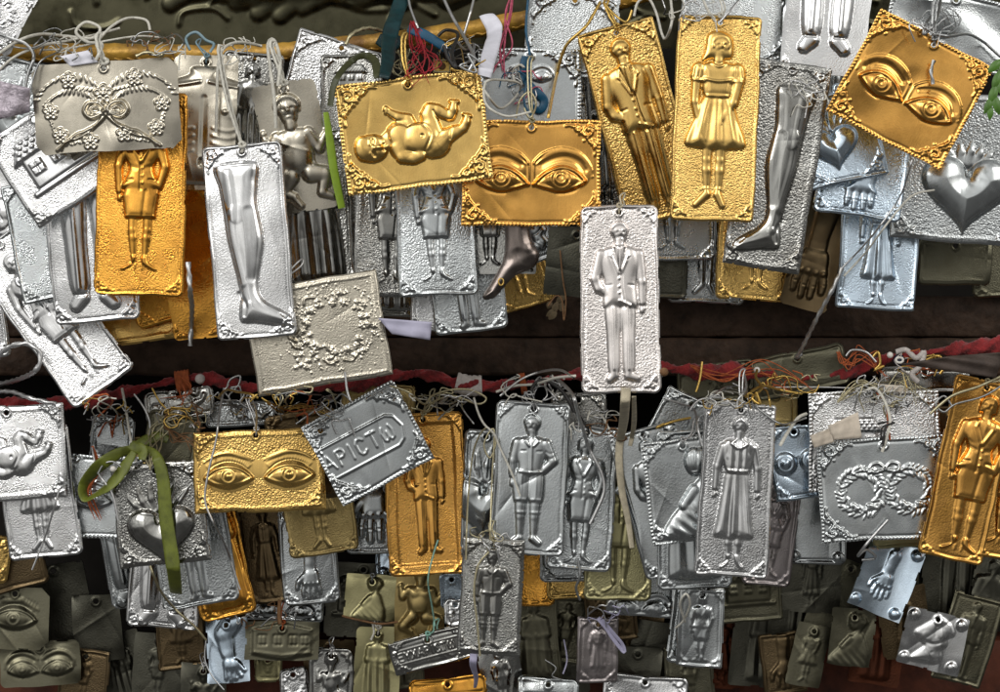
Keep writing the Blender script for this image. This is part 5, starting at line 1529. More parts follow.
def beam(name, px0, px1, py0, py1, Yf, Yb, mat, bev=2.5, kind='structure', label=None, slope=0.0):
    """Long board whose front face shows between two photo rows; softly bevelled and a little uneven."""
    n = 80
    prof = [(0, 1), (bev, 0), ]
    V = []; F = []
    rs = np.random.default_rng(int(py0))
    k = kk(Yf)
    for i in range(n + 1):
        px = px0 + (px1 - px0) * i / n
        j = rs.normal(0, .35)
        a = at(px, py0 + slope * (px - 500) + j, Yf); b = at(px, py1 + slope * (px - 500) + rs.normal(0, .35), Yf)
        B_ = bev * k
        pts = [(a.x, Yb, a.z), (a.x, Yf + B_, a.z), (a.x, Yf + .3 * B_, a.z - .3 * B_), (a.x, Yf, a.z - B_), (b.x, Yf, b.z + B_), (b.x, Yf + .3 * B_, b.z + .3 * B_), (b.x, Yf + B_, b.z), (b.x, Yb, b.z)]
        V += pts
    m = 8
    for i in range(n):
        for q in range(m):
            F.append((i * m + q, (i + 1) * m + q, (i + 1) * m + (q + 1) % m, i * m + (q + 1) % m))
    F.append(tuple(range(m))); F.append(tuple(n * m + q for q in reversed(range(m))))
    F = [tuple(reversed(f)) for f in F]
    o = link(name, V, F, MC[mat])
    tag(o, kind=kind)
    return o

bb = link('back_wall', *box_geo(-.75, .75, .19, .22, .8, 1.9), MC['back'], smooth=False); tag(bb, kind='structure')
beam('shelf', -80, 1080, 296, 337, .030, .18, 'wood')
beam('shelf_ledge', -80, 1080, 338, 376, .024, .18, 'wood', bev=4)
beam('lower_board', -80, 1080, 640, 790, .135, .18, 'woodred', bev=3)

# carved metal cover behind the rail
R = Relief(1180, 110, 1.6, .02)
R.part('drapery')
R.set(0, 0, 1)
for k in range(9):
    x = -330 + k * 22
    R.chain([(x, -10 + 12 * math.sin(k), 9), (x + 40, 8 + 10 * math.cos(k * 1.3), 13), (x + 90, 2 + 8 * math.sin(k * 2), 8)], asp=.3)
R.chain([(-260, 10, 22), (-180, 18, 26), (-90, 8, 18)], asp=.25)
R.cap(-280, 20, 20, asp=.35); R.cap(-50, 0, 16, -20, 10, 12, asp=.35)
def vol(cx, cy, r, a0, d):
    return [(cx + r * (1 - .8 * t) * math.cos(a0 + d * 8 * t), cy + r * (1 - .8 * t) * math.sin(a0 + d * 8 * t)) for t in np.linspace(0, 1, 30)]
for (cx, cy, r, a0, d) in ((-270, 36, 30, 3, 1), (-400, 28, 34, 0, 1), (-460, 40, 26, 2, -1), (-520, 30, 24, 1, 1), (120, 40, 26, 0, 1), (40, 36, 24, 2, -1), (-340, 44, 22, 5, -1)):
    R.part('scroll')
    R.line(vol(cx, cy, r, a0, d), 5, 3, mark=True)
    R.line(vol(cx + 6, cy - 2, r * .7, a0 + 1, d), 3.5, 2, mark=True)
for x0 in (-440, -380, -330):
    R.part('scroll')
    R.line([(x0, 60), (x0 + 20, 20), (x0 + 70, 0), (x0 + 120, 10)], 4.5, 3, smooth=True, mark=True)
rg_ = np.random.default_rng(8)
for q in range(34):
    x0, y0 = rg_.uniform(-560, 560), rg_.uniform(-30, 45)
    R.part('leaf_chasing')
    t0 = rg_.uniform(0, 6.28)
    R.line([(x0, y0), (x0 + 22 * math.cos(t0), y0 + 14 * math.sin(t0)), (x0 + 46 * math.cos(t0 + .5), y0 + 22 * math.sin(t0 + .5)), (x0 + 50 * math.cos(t0 + 1), y0 + 30 * math.sin(t0 + 1))], rg_.uniform(2, 4), rg_.uniform(1.5, 2.6), smooth=True, mark=True)
R.blur(1)
Yc = .055; k = kk(Yc)
okl = bpy.data.objects.new('icon_cover', None); COL.objects.link(okl)
okl.location = at(500, -7, Yc); okl.rotation_euler = (math.radians(5), 0, 0)
tag(okl, "old dark silver icon cover with scrolls and drapery behind the rail", 'icon cover')
Hy, Hx = np.gradient(R.H, R.sp)
NN = np.stack([-Hx, -np.ones_like(Hx), -Hy], -1); NN /= np.linalg.norm(NN, axis=-1)[..., None]
co_ = np.stack([R.X * k, -R.H * k, R.Y * k], -1).reshape(-1, 3)
idx = np.arange(R.X.size).reshape(R.X.shape)
fid = np.max(np.stack([R.ID[:-1, :-1], R.ID[1:, :-1], R.ID[:-1, 1:], R.ID[1:, 1:]]), 0)
for pid, pname in enumerate(R.parts):
    j, i = np.nonzero(fid == pid)
    if len(j) < 4: continue
    F = np.stack([idx[j, i], idx[j, i + 1], idx[j + 1, i + 1], idx[j + 1, i]], -1)
    used, inv = np.unique(F.ravel(), return_inverse=True)
    link(pname, co_[used], inv.reshape(F.shape), M['oklad'], okl, normals=NN.reshape(-1, 3)[used], attrs=dict(stip=R.S.reshape(-1)[used]))

# gilt rail
def solid_path(pts):
    return np.array([at(x, y, Y) for x, y, Y in resample([(p[0], p[1], p[2]) for p in pts], 6)])
P = solid_path([(-60, 54, .012), (60, 53, .012), (130, 53, .012), (250, 54, .010), (330, 47, .010), (400, 40, .012), (480, 28, .014), (560, 12, .016), (660, -10, .018)])
rail = bpy.data.objects.new('gilt_rail', None); COL.objects.link(rail); rail.location = tuple(P[len(P) // 2]); bpy.context.view_layer.update()
tag(rail, "carved gilt wooden rail the upper plaques hang from", 'rail')
mi = rail.matrix_world.inverted()
rr = 9.5 * K0 * (1 + .05 * np.sin(np.arange(len(P)) * .7) + .03 * np.random.default_rng(3).normal(0, 1, len(P)))
V, F = tube_geo(P, rr, seg=16); link('rod', np.array(V) - np.array(rail.location), F, MC['gilt'], rail)
n = len(P); ph = np.arange(n * 6) * .55
Pd = np.array([np.interp(np.linspace(0, n - 1, n * 6), np.arange(n), P[:, c]) for c in range(3)]).T
Pt = Pd + np.stack([0 * ph, -6.2 * K0 + .9 * K0 * np.cos(ph), -6.6 * K0 + .9 * K0 * np.sin(ph)], -1)
V, F = tube_geo(Pt, 1.2 * K0, seg=7); link('carved_twist', V - np.array(rail.location), F, MC['gilt'], rail)
# ---------------------------------------------------------------- cords, ribbons, cloth and trinkets
GC = dict(red='red cloth on the lower rail')
rs = np.random.default_rng(4)

def thing(name, loc, label, cat, group=None):
    o = bpy.data.objects.new(name, None); COL.objects.link(o); o.location = loc
    bpy.context.view_layer.update()
    tag(o, label, cat, group); return o

def local(V, o):
    mi = o.matrix_world.inverted()
    return np.array([mi @ Vector(v) for v in V])

# red cloth wound along the lower rail
redpts = [(-60, 402), (40, 404), (100, 398), (150, 386), (200, 378), (250, 388), (300, 384), (360, 382), (420, 374), (470, 386), (520, 384), (570, 376), (640, 366), (700, 372), (740, 372), (800, 378), (850, 372), (890, 358), (950, 350), (1060, 340)]
Pr = np.array([at(x, y, .012) for x, y in resample(redpts, 2.2)])
n = len(Pr)
rr = (5.2 + 1.8 * np.sin(np.arange(n) * .11) + 1.0 * np.sin(np.arange(n) * .37 + 1) + 1.3 * np.sin(np.arange(n) * .041) + rs.normal(0, .5, n)) * K0
rc_ = thing('red_cloth_roll', tuple(Pr[n // 2]), "twisted red cloth roll running the whole width under the dark shelf", 'cloth roll')
V, F = tube_geo(Pr, rr, seg=18, twist=130, lobes=3)
link('cloth', local(V, rc_), F, MC['red'], rc_)
for (x0, x1, mat, nm) in ((290, 297, 'tape', 'binding'), (456, 482, 'tape', 'binding'), (520, 526, 'orange', 'binding'), (176, 190, 'orange', 'binding')):
    pc = np.array([at(x, np.interp(x, [p[0] for p in redpts], [p[1] for p in redpts]), .012) for x in np.linspace(x0, x1, 14)])
    V, F = tube_geo(pc, (8.4 + .5 * np.sin(np.arange(14) * 2.2)) * K0, seg=16, twist=40, lobes=2)
    link(nm, local(V, rc_), F, MC[mat], rc_)
DM[(np.abs(GPY - np.interp(GPX, [p[0] for p in redpts], [p[1] for p in redpts])) < 12)] = np.minimum(DM[(np.abs(GPY - np.interp(GPX, [p[0] for p in redpts], [p[1] for p in redpts])) < 12)], .004)

def fray(name, label, pts, mat, k=5, spread=5, r=.55, group=None):
    """A frayed thread bundle: one object whose strands are parts."""
    c = pts[len(pts) // 2]
    o = thing(name, tuple(at(c[0], c[1], front_at(c[0], c[1]))), label, 'thread', group)
    for q in range(k):
        p2 = [(x + rs.normal(0, spread * (i + .3) / len(pts)), y + rs.normal(0, spread * .6 * (i + .3) / len(pts))) for i, (x, y) in enumerate(pts)]
        P = drape(p2, .002 + rs.uniform(0, .002), smooth=5)
        V, F = tube_geo(P, r * .75 * K0 * np.interp(np.arange(len(P)), [0, len(P) * .75, len(P) - 1], [1, 1, .35]), seg=5)
        link('strand', local(V, o), F, MC[mat], o)
    return o

fray('frayed_thread', "orange frayed thread on the red cloth above the flaming heart", [(92, 446), (97, 470), (90, 492), (102, 520)], 'orange', 4, 6, 1.1)
fray('frayed_thread', "orange thread tuft on the red cloth left of the silver knot", [(178, 376), (186, 392), (176, 402)], 'orange', 5, 9, .9)
fray('frayed_thread', "orange frayed tuft over the red cloth right of the white suit man", [(690, 366), (720, 378), (760, 372), (790, 384)], 'orange', 6, 14, .8)
fray('frayed_thread', "rust thread tangle on the red cloth above the wreaths", [(838, 352), (850, 366), (866, 352), (880, 372)], 'orange', 6, 12, .8)
fray('frayed_thread', "brown thread tuft left of the olive bow", [(168, 428), (176, 440), (186, 436), (192, 448)], 'brownt', 6, 10, .8)
fray('frayed_thread', "pale dried straw tuft above the olive bow", [(150, 470), (156, 448), (160, 424), (172, 412)], 'palegold', 7, 12, .8)
fray('frayed_thread', "gold thread frayed beside the dark bronze plaque", [(262, 398), (280, 410), (300, 404), (326, 412)], 'goldc', 6, 8, .7)
fray('frayed_thread', "clear nylon loops piled over the silver hammered plaque", [(838, 402), (862, 384), (890, 396), (912, 380), (926, 400)], 'palegold', 8, 16, .8)
fray('frayed_thread', "pink red thread tassel hanging beside the white ribbon", [(512, -6), (508, 20), (506, 46), (502, 72)], 'pinkt', 5, 8, 1.1)
fray('feather', "red feather tucked under the teal ribbon", [(412, 22), (420, 46), (424, 62), (420, 78)], 'feather', 14, 14, .8)

# cords and wires ------------------------------------------------------------------------------
cord('cord', [(-20, 92), (10, 60), (40, 46), (70, 40), (98, 34), (120, 28)], 1.6, 'white', "white twine sweeping in from the left edge to the bow plaque", 'cord')
cord('cord', [(-10, 60), (16, 42), (40, 34), (66, 36), (92, 38), (100, 28), (86, 22), (76, 32), (88, 42), (102, 44), (96, 60)], 1.9, 'white', "white twine bow knot above the flower garland plaque", 'cord', off=.003)
cord('cord', [(100, 38), (112, 26), (128, 18), (146, 20), (150, 30)], 1.7, 'white', "white twine loop arching right of the bow knot", 'cord', off=.003)
cord('cord', [(40, 50), (70, 48), (110, 40), (140, 36), (165, 38)], 1.2, 'white', "thin white twine crossing the gilt rail at left", 'cord', off=.002)
cord('cord', [(-10, 30), (10, 38), (26, 44), (34, 56), (28, 74), (24, 96)], 1.8, 'steel', "grey plastic cord dropping at the top left corner", 'cord')
cord('cord', [(0, 44), (30, 48), (56, 38), (60, 50), (40, 62), (30, 90)], 1.0, 'steel', "grey wire tangle left of the bow plaque", 'cord')
cord('cord', [(132, 46), (138, 34), (152, 32), (164, 38), (176, 34), (184, 42), (178, 50)], 1.0, 'steel', "thin grey wire twisted on the gilt rail", 'cord')
cord('cord', [(190, 50), (186, 38), (196, 32), (206, 40), (214, 44), (210, 52)], 1.7, 'bluegrey', "blue grey ribbon scrap knotted on the gilt rail", 'cord')
cord('cord', [(216, 132), (217, 96), (218, 66), (224, 48), (240, 42), (262, 46)], 1.7, 'white', "white twine loop holding the bare leg plaque", 'cord', off=.003)
cord('cord', [(276, 128), (274, 96), (270, 66), (268, 44), (274, 40), (280, 60), (278, 86)], 2.1, 'white', "thick pale twine hanging over the grey child plaque", 'cord', off=.003)
cord('cord', [(188, 262), (190, 290), (192, 310), (190, 346)], 2.6, 'silver', "silver braided cord end hanging beside the deep orange foil", 'cord', rope=True)
cord('cord', [(-10, 366), (8, 348), (28, 344), (40, 354), (36, 370), (16, 380), (-10, 386)], 2.6, 'silver', "silver braided cord loop at the left edge over the shelf", 'cord', rope=True)
cord('cord', [(-10, 392), (12, 392), (30, 398), (56, 404)], 2.4, 'silver', "silver braided cord lying above the baby plaque at left", 'cord', rope=True)
cord('cord', [(224, 388), (220, 410), (216, 440), (208, 474), (205, 500), (212, 520), (226, 548), (240, 590)], 1.3, 'silver', "long silver elastic cord looping down over the gold eyes", 'cord', off=.003)
cord('cord', [(60, 488), (52, 515), (44, 540), (32, 570)], 1.1, 'silver', "thin silver cord crossing the child's bare legs", 'cord')
cord('cord', [(92, 448), (98, 472), (112, 494), (118, 520)], 1.3, 'silver', "silver cord falling behind the olive bow from the red cloth", 'cord')
cord('cord', [(98, 474), (104, 464), (114, 462), (124, 470)], 1.2, 'steel', "short grey cord hook beside the olive bow", 'cord')
cord('cord', [(122, 388), (126, 410), (130, 436), (136, 462)], 1.5, 'white', "pale cord hanging from the red cloth to the heart", 'cord')
cord('cord', [(134, 394), (144, 408), (150, 424), (148, 442)], 1.3, 'silver', "silver cord curving under the red cloth at left", 'cord')
cord('cord', [(152, 388), (160, 402), (172, 414), (178, 420)], 1.2, 'goldc', "gold cord tied round the red cloth at left", 'cord')
cord('cord', [(218, 398), (226, 390), (238, 392), (250, 394), (258, 398)], 1.3, 'goldc', "gold cord arched over the speckled silver plaque", 'cord')
cord('cord', [(226, 392), (230, 380), (240, 376), (238, 386), (230, 388), (244, 394), (240, 402), (248, 408)], 1.4, 'steel', "knotted grey wire above the gold eyes", 'cord')
cord('cord', [(250, 396), (256, 410), (256, 430)], 1.1, 'silver', "short silver cord holding the gold eyes plaque", 'cord')
cord('cord', [(296, 424), (316, 410), (334, 400), (342, 394), (352, 402)], 1.1, 'steel', "grey wire running to the thanks plaque", 'cord')
cord('cord', [(345, 372), (347, 390), (350, 400)], 1.4, 'silver', "short silver cord dropping from the round garland plaque", 'cord')
cord('cord', [(390, 386), (408, 392), (424, 404), (432, 396), (450, 390), (470, 390), (486, 398), (478, 404), (452, 396), (430, 404), (424, 412)], 1.3, 'palegold', "pale gold cord knotted over the orange man plaque", 'cord', rope=False)
cord('cord', [(474, 398), (478, 412), (484, 424), (494, 434), (500, 448), (512, 474), (520, 496)], 1.3, 'white', "white flat cord slanting across the silver boy", 'cord', off=.002)
cord('cord', [(466, 560), (468, 500), (474, 450), (486, 428), (496, 440), (490, 458), (484, 444), (494, 430), (492, 480), (490, 540)], 1.1, 'palegold', "pale gold cord looped left of the silver boy", 'cord')
cord('cord', [(438, 420), (446, 412), (458, 404), (466, 414), (474, 424)], 1.1, 'steel', "thin grey wire above the gold cord at lower centre", 'cord')
cord('cord', [(496, 392), (514, 386), (536, 384), (556, 378), (576, 376)], 1.6, 'white', "pale cord bundle over the silver boy pointing right", 'cord', off=.003)
cord('cord', [(500, 396), (520, 380), (540, 372), (560, 370), (574, 378)], 1.4, 'silver', "silver cord bundle above the silver boy", 'cord', off=.004)
cord('cord', [(534, 400), (532, 388), (542, 380), (556, 386), (566, 396), (574, 412)], 2.2, 'black', "thick black cord behind the silver skirt woman", 'cord')
cord('cord', [(556, 378), (572, 394), (580, 420), (590, 450), (602, 474), (604, 492), (596, 512), (590, 524)], 2.0, 'silver', "flat silver cord curling over the silver skirt woman", 'cord', off=.002)
ribbon('cord_strip', [(626, 388), (624, 420), (619, 452), (622, 490), (628, 520), (632, 548)], [9, 9, 7.5, 7, 6, 5], 'cream', "flat cream tape hanging below the white suit man plaque", 'tape', off=.001, curl=.1)
ribbon('cord_strip', [(634, 396), (634, 424), (630, 446)], [4, 5, 4], 'cream', "narrow second cream tape below the white suit man", 'tape', off=.0005)
cord('cord', [(702, 362), (700, 378), (696, 392)], 1.6, 'goldc', "short gold cord tied to the olive plaque on the red cloth", 'cord')
cord('cord', [(690, 418), (672, 422), (656, 428), (664, 424)], 1.7, 'goldc', "gold cord end poking from the leaning silver plaque", 'cord')
cord('cord', [(744, 374), (746, 388), (738, 400), (736, 408), (722, 398), (700, 400), (690, 410)], 1.5, 'silver', "silver cord hooked over the long dress plaque", 'cord', off=.003)
cord('cord', [(664, 398), (680, 404), (694, 410), (698, 430), (702, 446)], 1.3, 'silver', "silver cord along the leaning silver plaque", 'cord')
cord('cord', [(738, 402), (752, 404), (762, 412), (782, 424), (806, 418)], 1.1, 'steel', "thin steel cord right of the long dress plaque", 'cord')
cord('cord', [(744, 398), (754, 390), (764, 386), (780, 390), (802, 394)], 1.7, 'goldc', "gold cord bow stretched right from the pearl pin", 'cord', off=.003)
cord('cord', [(756, 392), (760, 404), (752, 398), (762, 388), (756, 378), (757, 370)], 1.6, 'goldc', "gold cord knot under the pearl pin", 'cord', off=.004)
cord('cord', [(762, 388), (800, 387), (850, 388), (872, 390)], .9, 'silver', "taut silver thread running to the hammered plaque", 'cord')
cord('cord', [(934, 190), (912, 196), (890, 220), (866, 252), (844, 276)], 1.2, 'white', "thin pale cord slanting over the pointing fingers", 'cord', off=.003)
cord('cord', [(912, 160), (900, 196), (872, 236), (842, 268)], 1.1, 'silver', "silver cord slanting beside the pale cord at right", 'cord', off=.002)
cord('cord', [(842, 268), (832, 290), (820, 312), (808, 336), (800, 352), (796, 358), (802, 354)], 2.3, 'silver', "silver braided cord hanging across the dark shelf at right", 'cord', rope=True, off=.003)
cord('cord', [(934, 60), (931, 70), (933, 84)], 2.0, 'steel', "grey twisted cord end over the tilted gold eyes", 'cord', rope=True, off=.002)
cord('cord', [(936, 34), (950, 36), (968, 34), (984, 42), (1000, 56), (1020, 70)], 1.8, 'steel', "grey cord sweeping from the tilted gold eyes to the right edge", 'cord', off=.003)
cord('cord', [(938, -10), (936, 8), (926, 24), (924, 34), (936, 20), (942, -10)], 2.0, 'steel', "doubled grey cord at the top right above the gold eyes", 'cord')
cord('cord', [(1010, 372), (980, 386), (952, 396), (930, 414)], 1.7, 'palegold', "pale gold cord slanting down to the hammered plaque at right", 'cord', off=.003)
cord('cord', [(1010, 380), (984, 396), (956, 404), (944, 412), (936, 404), (944, 396), (952, 406)], 1.2, 'steel', "grey wire knot at the right end of the pale gold cord", 'cord')
cord('cord', [(862, 394), (874, 388), (884, 400), (890, 420), (886, 440), (882, 452)], 1.8, 'white', "milky cord loop tied to the wreath plaque", 'cord', off=.004)
cord('cord', [(876, 392), (886, 404), (888, 424), (890, 440)], 1.2, 'orange', "orange thread beside the milky cord on the wreath plaque", 'cord', off=.003)
cord('cord', [(878, 424), (886, 422), (894, 423), (886, 426), (884, 436), (883, 446)], 1.3, 'black', "black thread knot above the two wreaths", 'cord', off=.006)
cord('cord', [(888, 520), (870, 540), (858, 556), (866, 550), (876, 558), (862, 560)], 1.7, 'silver', "crumpled silver twist hanging below the wreath plaque", 'cord')
cord('cord', [(780, 446), (788, 432), (798, 418), (806, 414)], 2.0, 'white', "pale flat cord behind the bluish bosom plaque", 'cord')
cord('cord', [(600, 2), (586, 26), (566, 46), (556, 78), (548, 118)], 1.9, 'goldc', "long gold cord loop falling left of the gold man", 'cord', off=.003)
cord('cord', [(604, 2), (612, 12), (626, 22), (632, 10)], 1.5, 'goldc', "short gold cord loop at the gold man's hole", 'cord', off=.003)
cord('cord', [(634, 16), (638, 2), (648, -2), (656, 12), (662, 34), (666, 38), (672, 20), (670, -8)], 1.5, 'white', "clear nylon loops between gold man and gold girl", 'cord', off=.003)
cord('cord', [(716, 22), (708, 10), (700, -8)], 1.5, 'white', "white cord strand above the gold girl", 'cord', off=.002)
cord('cord', [(720, 22), (734, 6), (746, -8)], 1.4, 'silver', "silver cord strand above the gold girl leaning right", 'cord', off=.002)
cord('cord', [(418, 28), (410, 6), (408, -10)], 1.5, 'silver', "silver cord rising left of the wire charm at top", 'cord', off=.003)
cord('cord', [(440, -10), (452, 16), (466, 40), (474, 58), (468, 72)], 2.0, 'silver', "silver cord falling from the top over the gilt rail", 'cord', off=.004)
cord('cord', [(476, -10), (470, 14), (464, 34)], 1.6, 'silver', "second silver cord at the top crossing the gilt rail", 'cord', off=.004)
cord('cord', [(456, 40), (466, 50), (474, 44), (470, 60), (460, 66), (476, 72), (468, 54), (480, 62)], 1.4, 'steel', "grey wire tangle right of the small gold pendant", 'cord', off=.005)
cord('cord', [(484, 90), (500, 108), (516, 96), (520, 84), (504, 80), (486, 82), (486, 104), (506, 116), (530, 112)], 1.4, 'white', "white elastic loops over the smooth grey plaque", 'cord', off=.002)
cord('cord', [(528, 0), (526, 30), (530, 62), (524, 100), (532, 116)], 1.5, 'blue', "blue thread hanging left of the gold cord loop", 'cord', off=.002)
cord('cord', [(438, 36), (446, 30), (458, 34), (452, 52), (456, 68), (448, 58), (444, 46)], 2.0, 'black', "black cord tangle on the gilt rail at top centre", 'cord', off=.004)
cord('cord', [(516, 118), (520, 100), (530, 92), (536, 104), (530, 118), (524, 108)], 1.1, 'palegold', "pale gold ring of cord above the orange eyes", 'cord', off=.004)
cord('cord', [(560, 250), (563, 280), (566, 300), (564, 320), (562, 300), (556, 296), (548, 306)], .8, 'brownt', "thin dry stem hanging over the dark shelf", 'dried stem', off=.001)
cord('cord', [(438, 540), (433, 556), (428, 580), (432, 606), (435, 626)], 1.0, 'mint', "mint thread dangling over the brass figure", 'cord', off=.003)
cord('cord', [(489, 552), (478, 566), (474, 592), (477, 622), (480, 656)], 1.3, 'palegold', "pale gold cord hanging over the lowest silver boy", 'cord', off=.003)
cord('cord', [(206, 640), (205, 660), (212, 676), (224, 690)], .9, 'silver', "thin silver wire falling over the shiny black plaque", 'cord', off=.002)
cord('cord', [(150, 566), (160, 590), (176, 610), (194, 626), (206, 640)], 1.5, 'palegold', "frayed pale twine under the flaming heart plaque", 'cord', rope=False, off=.002)
cord('cord', [(280, 600), (279, 612), (280, 624)], 2.6, 'brownt', "brown string holding the long house plaque", 'cord', off=.003)
cord('cord', [(342, 616), (358, 620), (380, 624), (398, 622)], 1.4, 'brownt', "brown string stretched under the olive gown lady", 'cord', off=.003)
cord('cord', [(372, 622), (374, 632), (371, 640)], 1.4, 'white', "white thread knot on the olive praying figure", 'cord', off=.004)
cord('cord', [(685, 622), (680, 604), (686, 594), (690, 604), (684, 620), (676, 628)], 1.3, 'white', "pale cord loop left of the skirt lady plaque", 'cord', off=.002)
cord('cord', [(564, 640), (567, 660), (563, 674)], 1.0, 'lilac', "short pale thread hanging at the bottom centre", 'cord', off=.003)
cord('cord', [(578, 560), (580, 576), (576, 588), (580, 600)], 1.6, 'steel', "grey knotted string below the silver skirt woman", 'cord', off=.003)
cord('cord', [(545, 660), (556, 668), (552, 676), (562, 680)], .9, 'steel', "bent grey wire in the dark at the bottom centre", 'cord', off=.002)


# tangled thin ties bunched along the rails ------------------------------------------------------
def tangle(label, cx, cy, w, h, mats, k=9, r=.55, seed=0, off=.002, tail=18):
    rg = np.random.default_rng(seed + 77)
    o = thing('tie_tangle', tuple(at(cx, cy, front_at(cx, cy))), label, 'string tangle')
    for q in range(k):
        x, y = cx + rg.uniform(-.5, .5) * w, cy + rg.uniform(-.5, .5) * h
        pts = [(x, y + rg.uniform(0, tail) * (q % 2))]
        ang = rg.uniform(0, 6.28)
        for s_ in range(rg.integers(4, 9)):
            ang += rg.uniform(-1.5, 1.5)
            st = rg.uniform(5, 13)
            x += st * math.cos(ang) * 1.2; y += st * math.sin(ang) * .8
            x += (cx - x) * .22; y += (cy - y) * .25
            pts.append((x, y, rg.uniform(0, .003)))
        if q % 3 == 0: pts.append((x + rg.uniform(-6, 6), y + rg.uniform(8, tail)))
        P = drape(pts, off + rg.uniform(0, .003), smooth=4, step=1.6)
        rr = r * rg.uniform(.7, 1.35)
        if q % 2: V, F = tube_geo(P, rr * 1.25 * K0, seg=8, twist=1100, lobes=2)
        else: V, F = tube_geo(P, rr * K0, seg=6)
        link('strand', local(V, o), F, MC[mats[q % len(mats)]], o)
    return o

for i, (lb, cx, cy, w, h, ms, k) in enumerate([
    ("tangle of white and grey ties on the rail above the bow plaque", 60, 44, 70, 18, ['white', 'steel'], 9),
    ("brown and white tie bunch on the gilt rail left of the bare chest", 160, 46, 46, 14, ['white', 'brownt', 'steel'], 8),
    ("pale tie bunch on the gilt rail above the silver leg", 232, 50, 40, 14, ['white', 'silver'], 7),
    ("silver and black tie knot cluster right of the gold wire charm", 466, 52, 34, 34, ['silver', 'black', 'steel', 'goldc'], 14),
    ("blue and white thread cluster left of the gold man", 524, 84, 24, 50, ['blue', 'white', 'pinkt', 'silver'], 9),
    ("clear and silver tie cluster above the gold girl", 690, 6, 60, 16, ['white', 'silver'], 9),
    ("silver tie cluster over the dark silver leg's top", 800, 96, 30, 30, ['white', 'silver'], 8),
    ("grey tie cluster at the top right above the tilted gold eyes", 938, 20, 40, 34, ['steel', 'silver'], 9),
    ("fine orange and silver tie bunch above the olive bow", 112, 408, 54, 28, ['silver', 'orange', 'white', 'goldc'], 12),
    ("brown and silver tie bunch right of the olive bow", 176, 416, 50, 30, ['silver', 'brownt', 'palegold', 'goldc'], 12),
    ("grey tie knot bunch above the gold eyes of the lower row", 240, 398, 40, 22, ['steel', 'silver', 'goldc'], 10),
    ("gold and grey tie bunch left of the thanks plaque", 302, 402, 54, 22, ['goldc', 'palegold', 'steel', 'orange'], 12),
    ("pale gold tie bunch above the orange man plaque", 444, 398, 70, 22, ['palegold', 'white', 'silver'], 12),
    ("white and silver tie bunch over the silver boy", 534, 388, 64, 18, ['silver', 'white', 'steel'], 12),
    ("pinkish frayed tie bunch behind the cream tape", 598, 424, 50, 22, ['white', 'brownt', 'silver'], 9),
    ("gold and silver tie bunch above the long dress woman", 726, 396, 56, 20, ['silver', 'goldc', 'white'], 10),
    ("brown and gold tie bunch beside the pearl pin", 790, 384, 60, 18, ['goldc', 'orange', 'palegold'], 9),
    ("nylon and white tie bunch over the silver hammered plaque", 886, 390, 60, 30, ['white', 'palegold', 'silver', 'steel'], 16),
    ("gold and red tie bunch on the red cloth at far right", 920, 362, 60, 18, ['goldc', 'orange', 'tape'], 9),
    ("dark tie bunch over the dull gold skirted child plaque", 330, 408, 30, 20, ['steel', 'silver'], 7),
    ("thin silver tie bunch above the lowest silver boy", 486, 540, 20, 22, ['palegold', 'silver'], 6),
    ("pale tie bunch above the pinkish lady plaque", 596, 614, 22, 12, ['lilac', 'silver'], 5),
    ("brown tie bunch above the long house plaque", 270, 618, 40, 10, ['brownt', 'steel'], 5),
]):
    tangle(lb, cx, cy, w, h, ms, k, seed=i)

# ribbons ---------------------------------------------------------------------------------------
ribbon('ribbon', [(408, -14), (396, 14), (390, 36), (388, 60), (384, 78)], [16, 15, 16, 14, 9], 'teal', "dark teal ribbon folded over the gilt rail", 'ribbon', turn=[.5, -.2, .5, .2], off=.004)
ribbon('ribbon', [(378, 38), (392, 44), (400, 36)], [12, 16, 9], 'teal', "short dark teal ribbon end on the gilt rail", 'ribbon', turn=[.3, -.3], off=.002)
ribbon('ribbon', [(330, 106), (334, 84), (344, 68), (360, 56), (374, 60), (378, 78)], [6, 6, 6, 6, 8, 8], 'darkolive', "dark olive ribbon arching behind the gold baby", 'ribbon', turn=[.5, .2, -.4, .3], off=.002)
ribbon('ribbon', [(326, 112), (330, 140), (334, 170), (342, 208)], [5, 8, 8, 7], 'lime', "lime green ribbon strip hanging beside the grey child", 'ribbon', turn=[.4, .1, .3], off=.003)
ribbon('ribbon', [(408, 28), (424, 34), (440, 44), (452, 54)], [10, 10, 9, 8], 'blue', "dark blue ribbon crossing the gilt rail at top centre", 'ribbon', turn=[.3, -.2], off=.003)
ribbon('ribbon', [(526, 56), (524, 74), (532, 88), (544, 100), (540, 110), (530, 106)], [8, 10, 10, 9, 8, 6], 'blue', "bright blue ribbon curl above the orange eyes", 'ribbon', turn=[.2, .9, -.4, .6], off=.003)
ribbon('ribbon', [(486, 14), (494, 28), (492, 44), (488, 60), (484, 76)], [14, 17, 15, 14, 13], 'whiter', "white satin ribbon folded over the rail at top centre", 'ribbon', turn=[.3, -.5, .2, 0], off=.004)
ribbon('ribbon', [(598, 618), (606, 628), (614, 640), (624, 652), (622, 644), (612, 632), (602, 620)], [5, 4, 4, 4, 4, 4, 4], 'lilac', "lilac ribbon loop tied to the pinkish lady plaque", 'ribbon', turn=[.3, .1, .6, .2], off=.003)
ribbon('ribbon', [(474, 654), (473, 666), (476, 678), (475, 688)], [8, 7, 5, 3], 'lilac', "lilac ribbon end under the lowest silver boy", 'ribbon', turn=[.3, -.4, .2], off=.003)
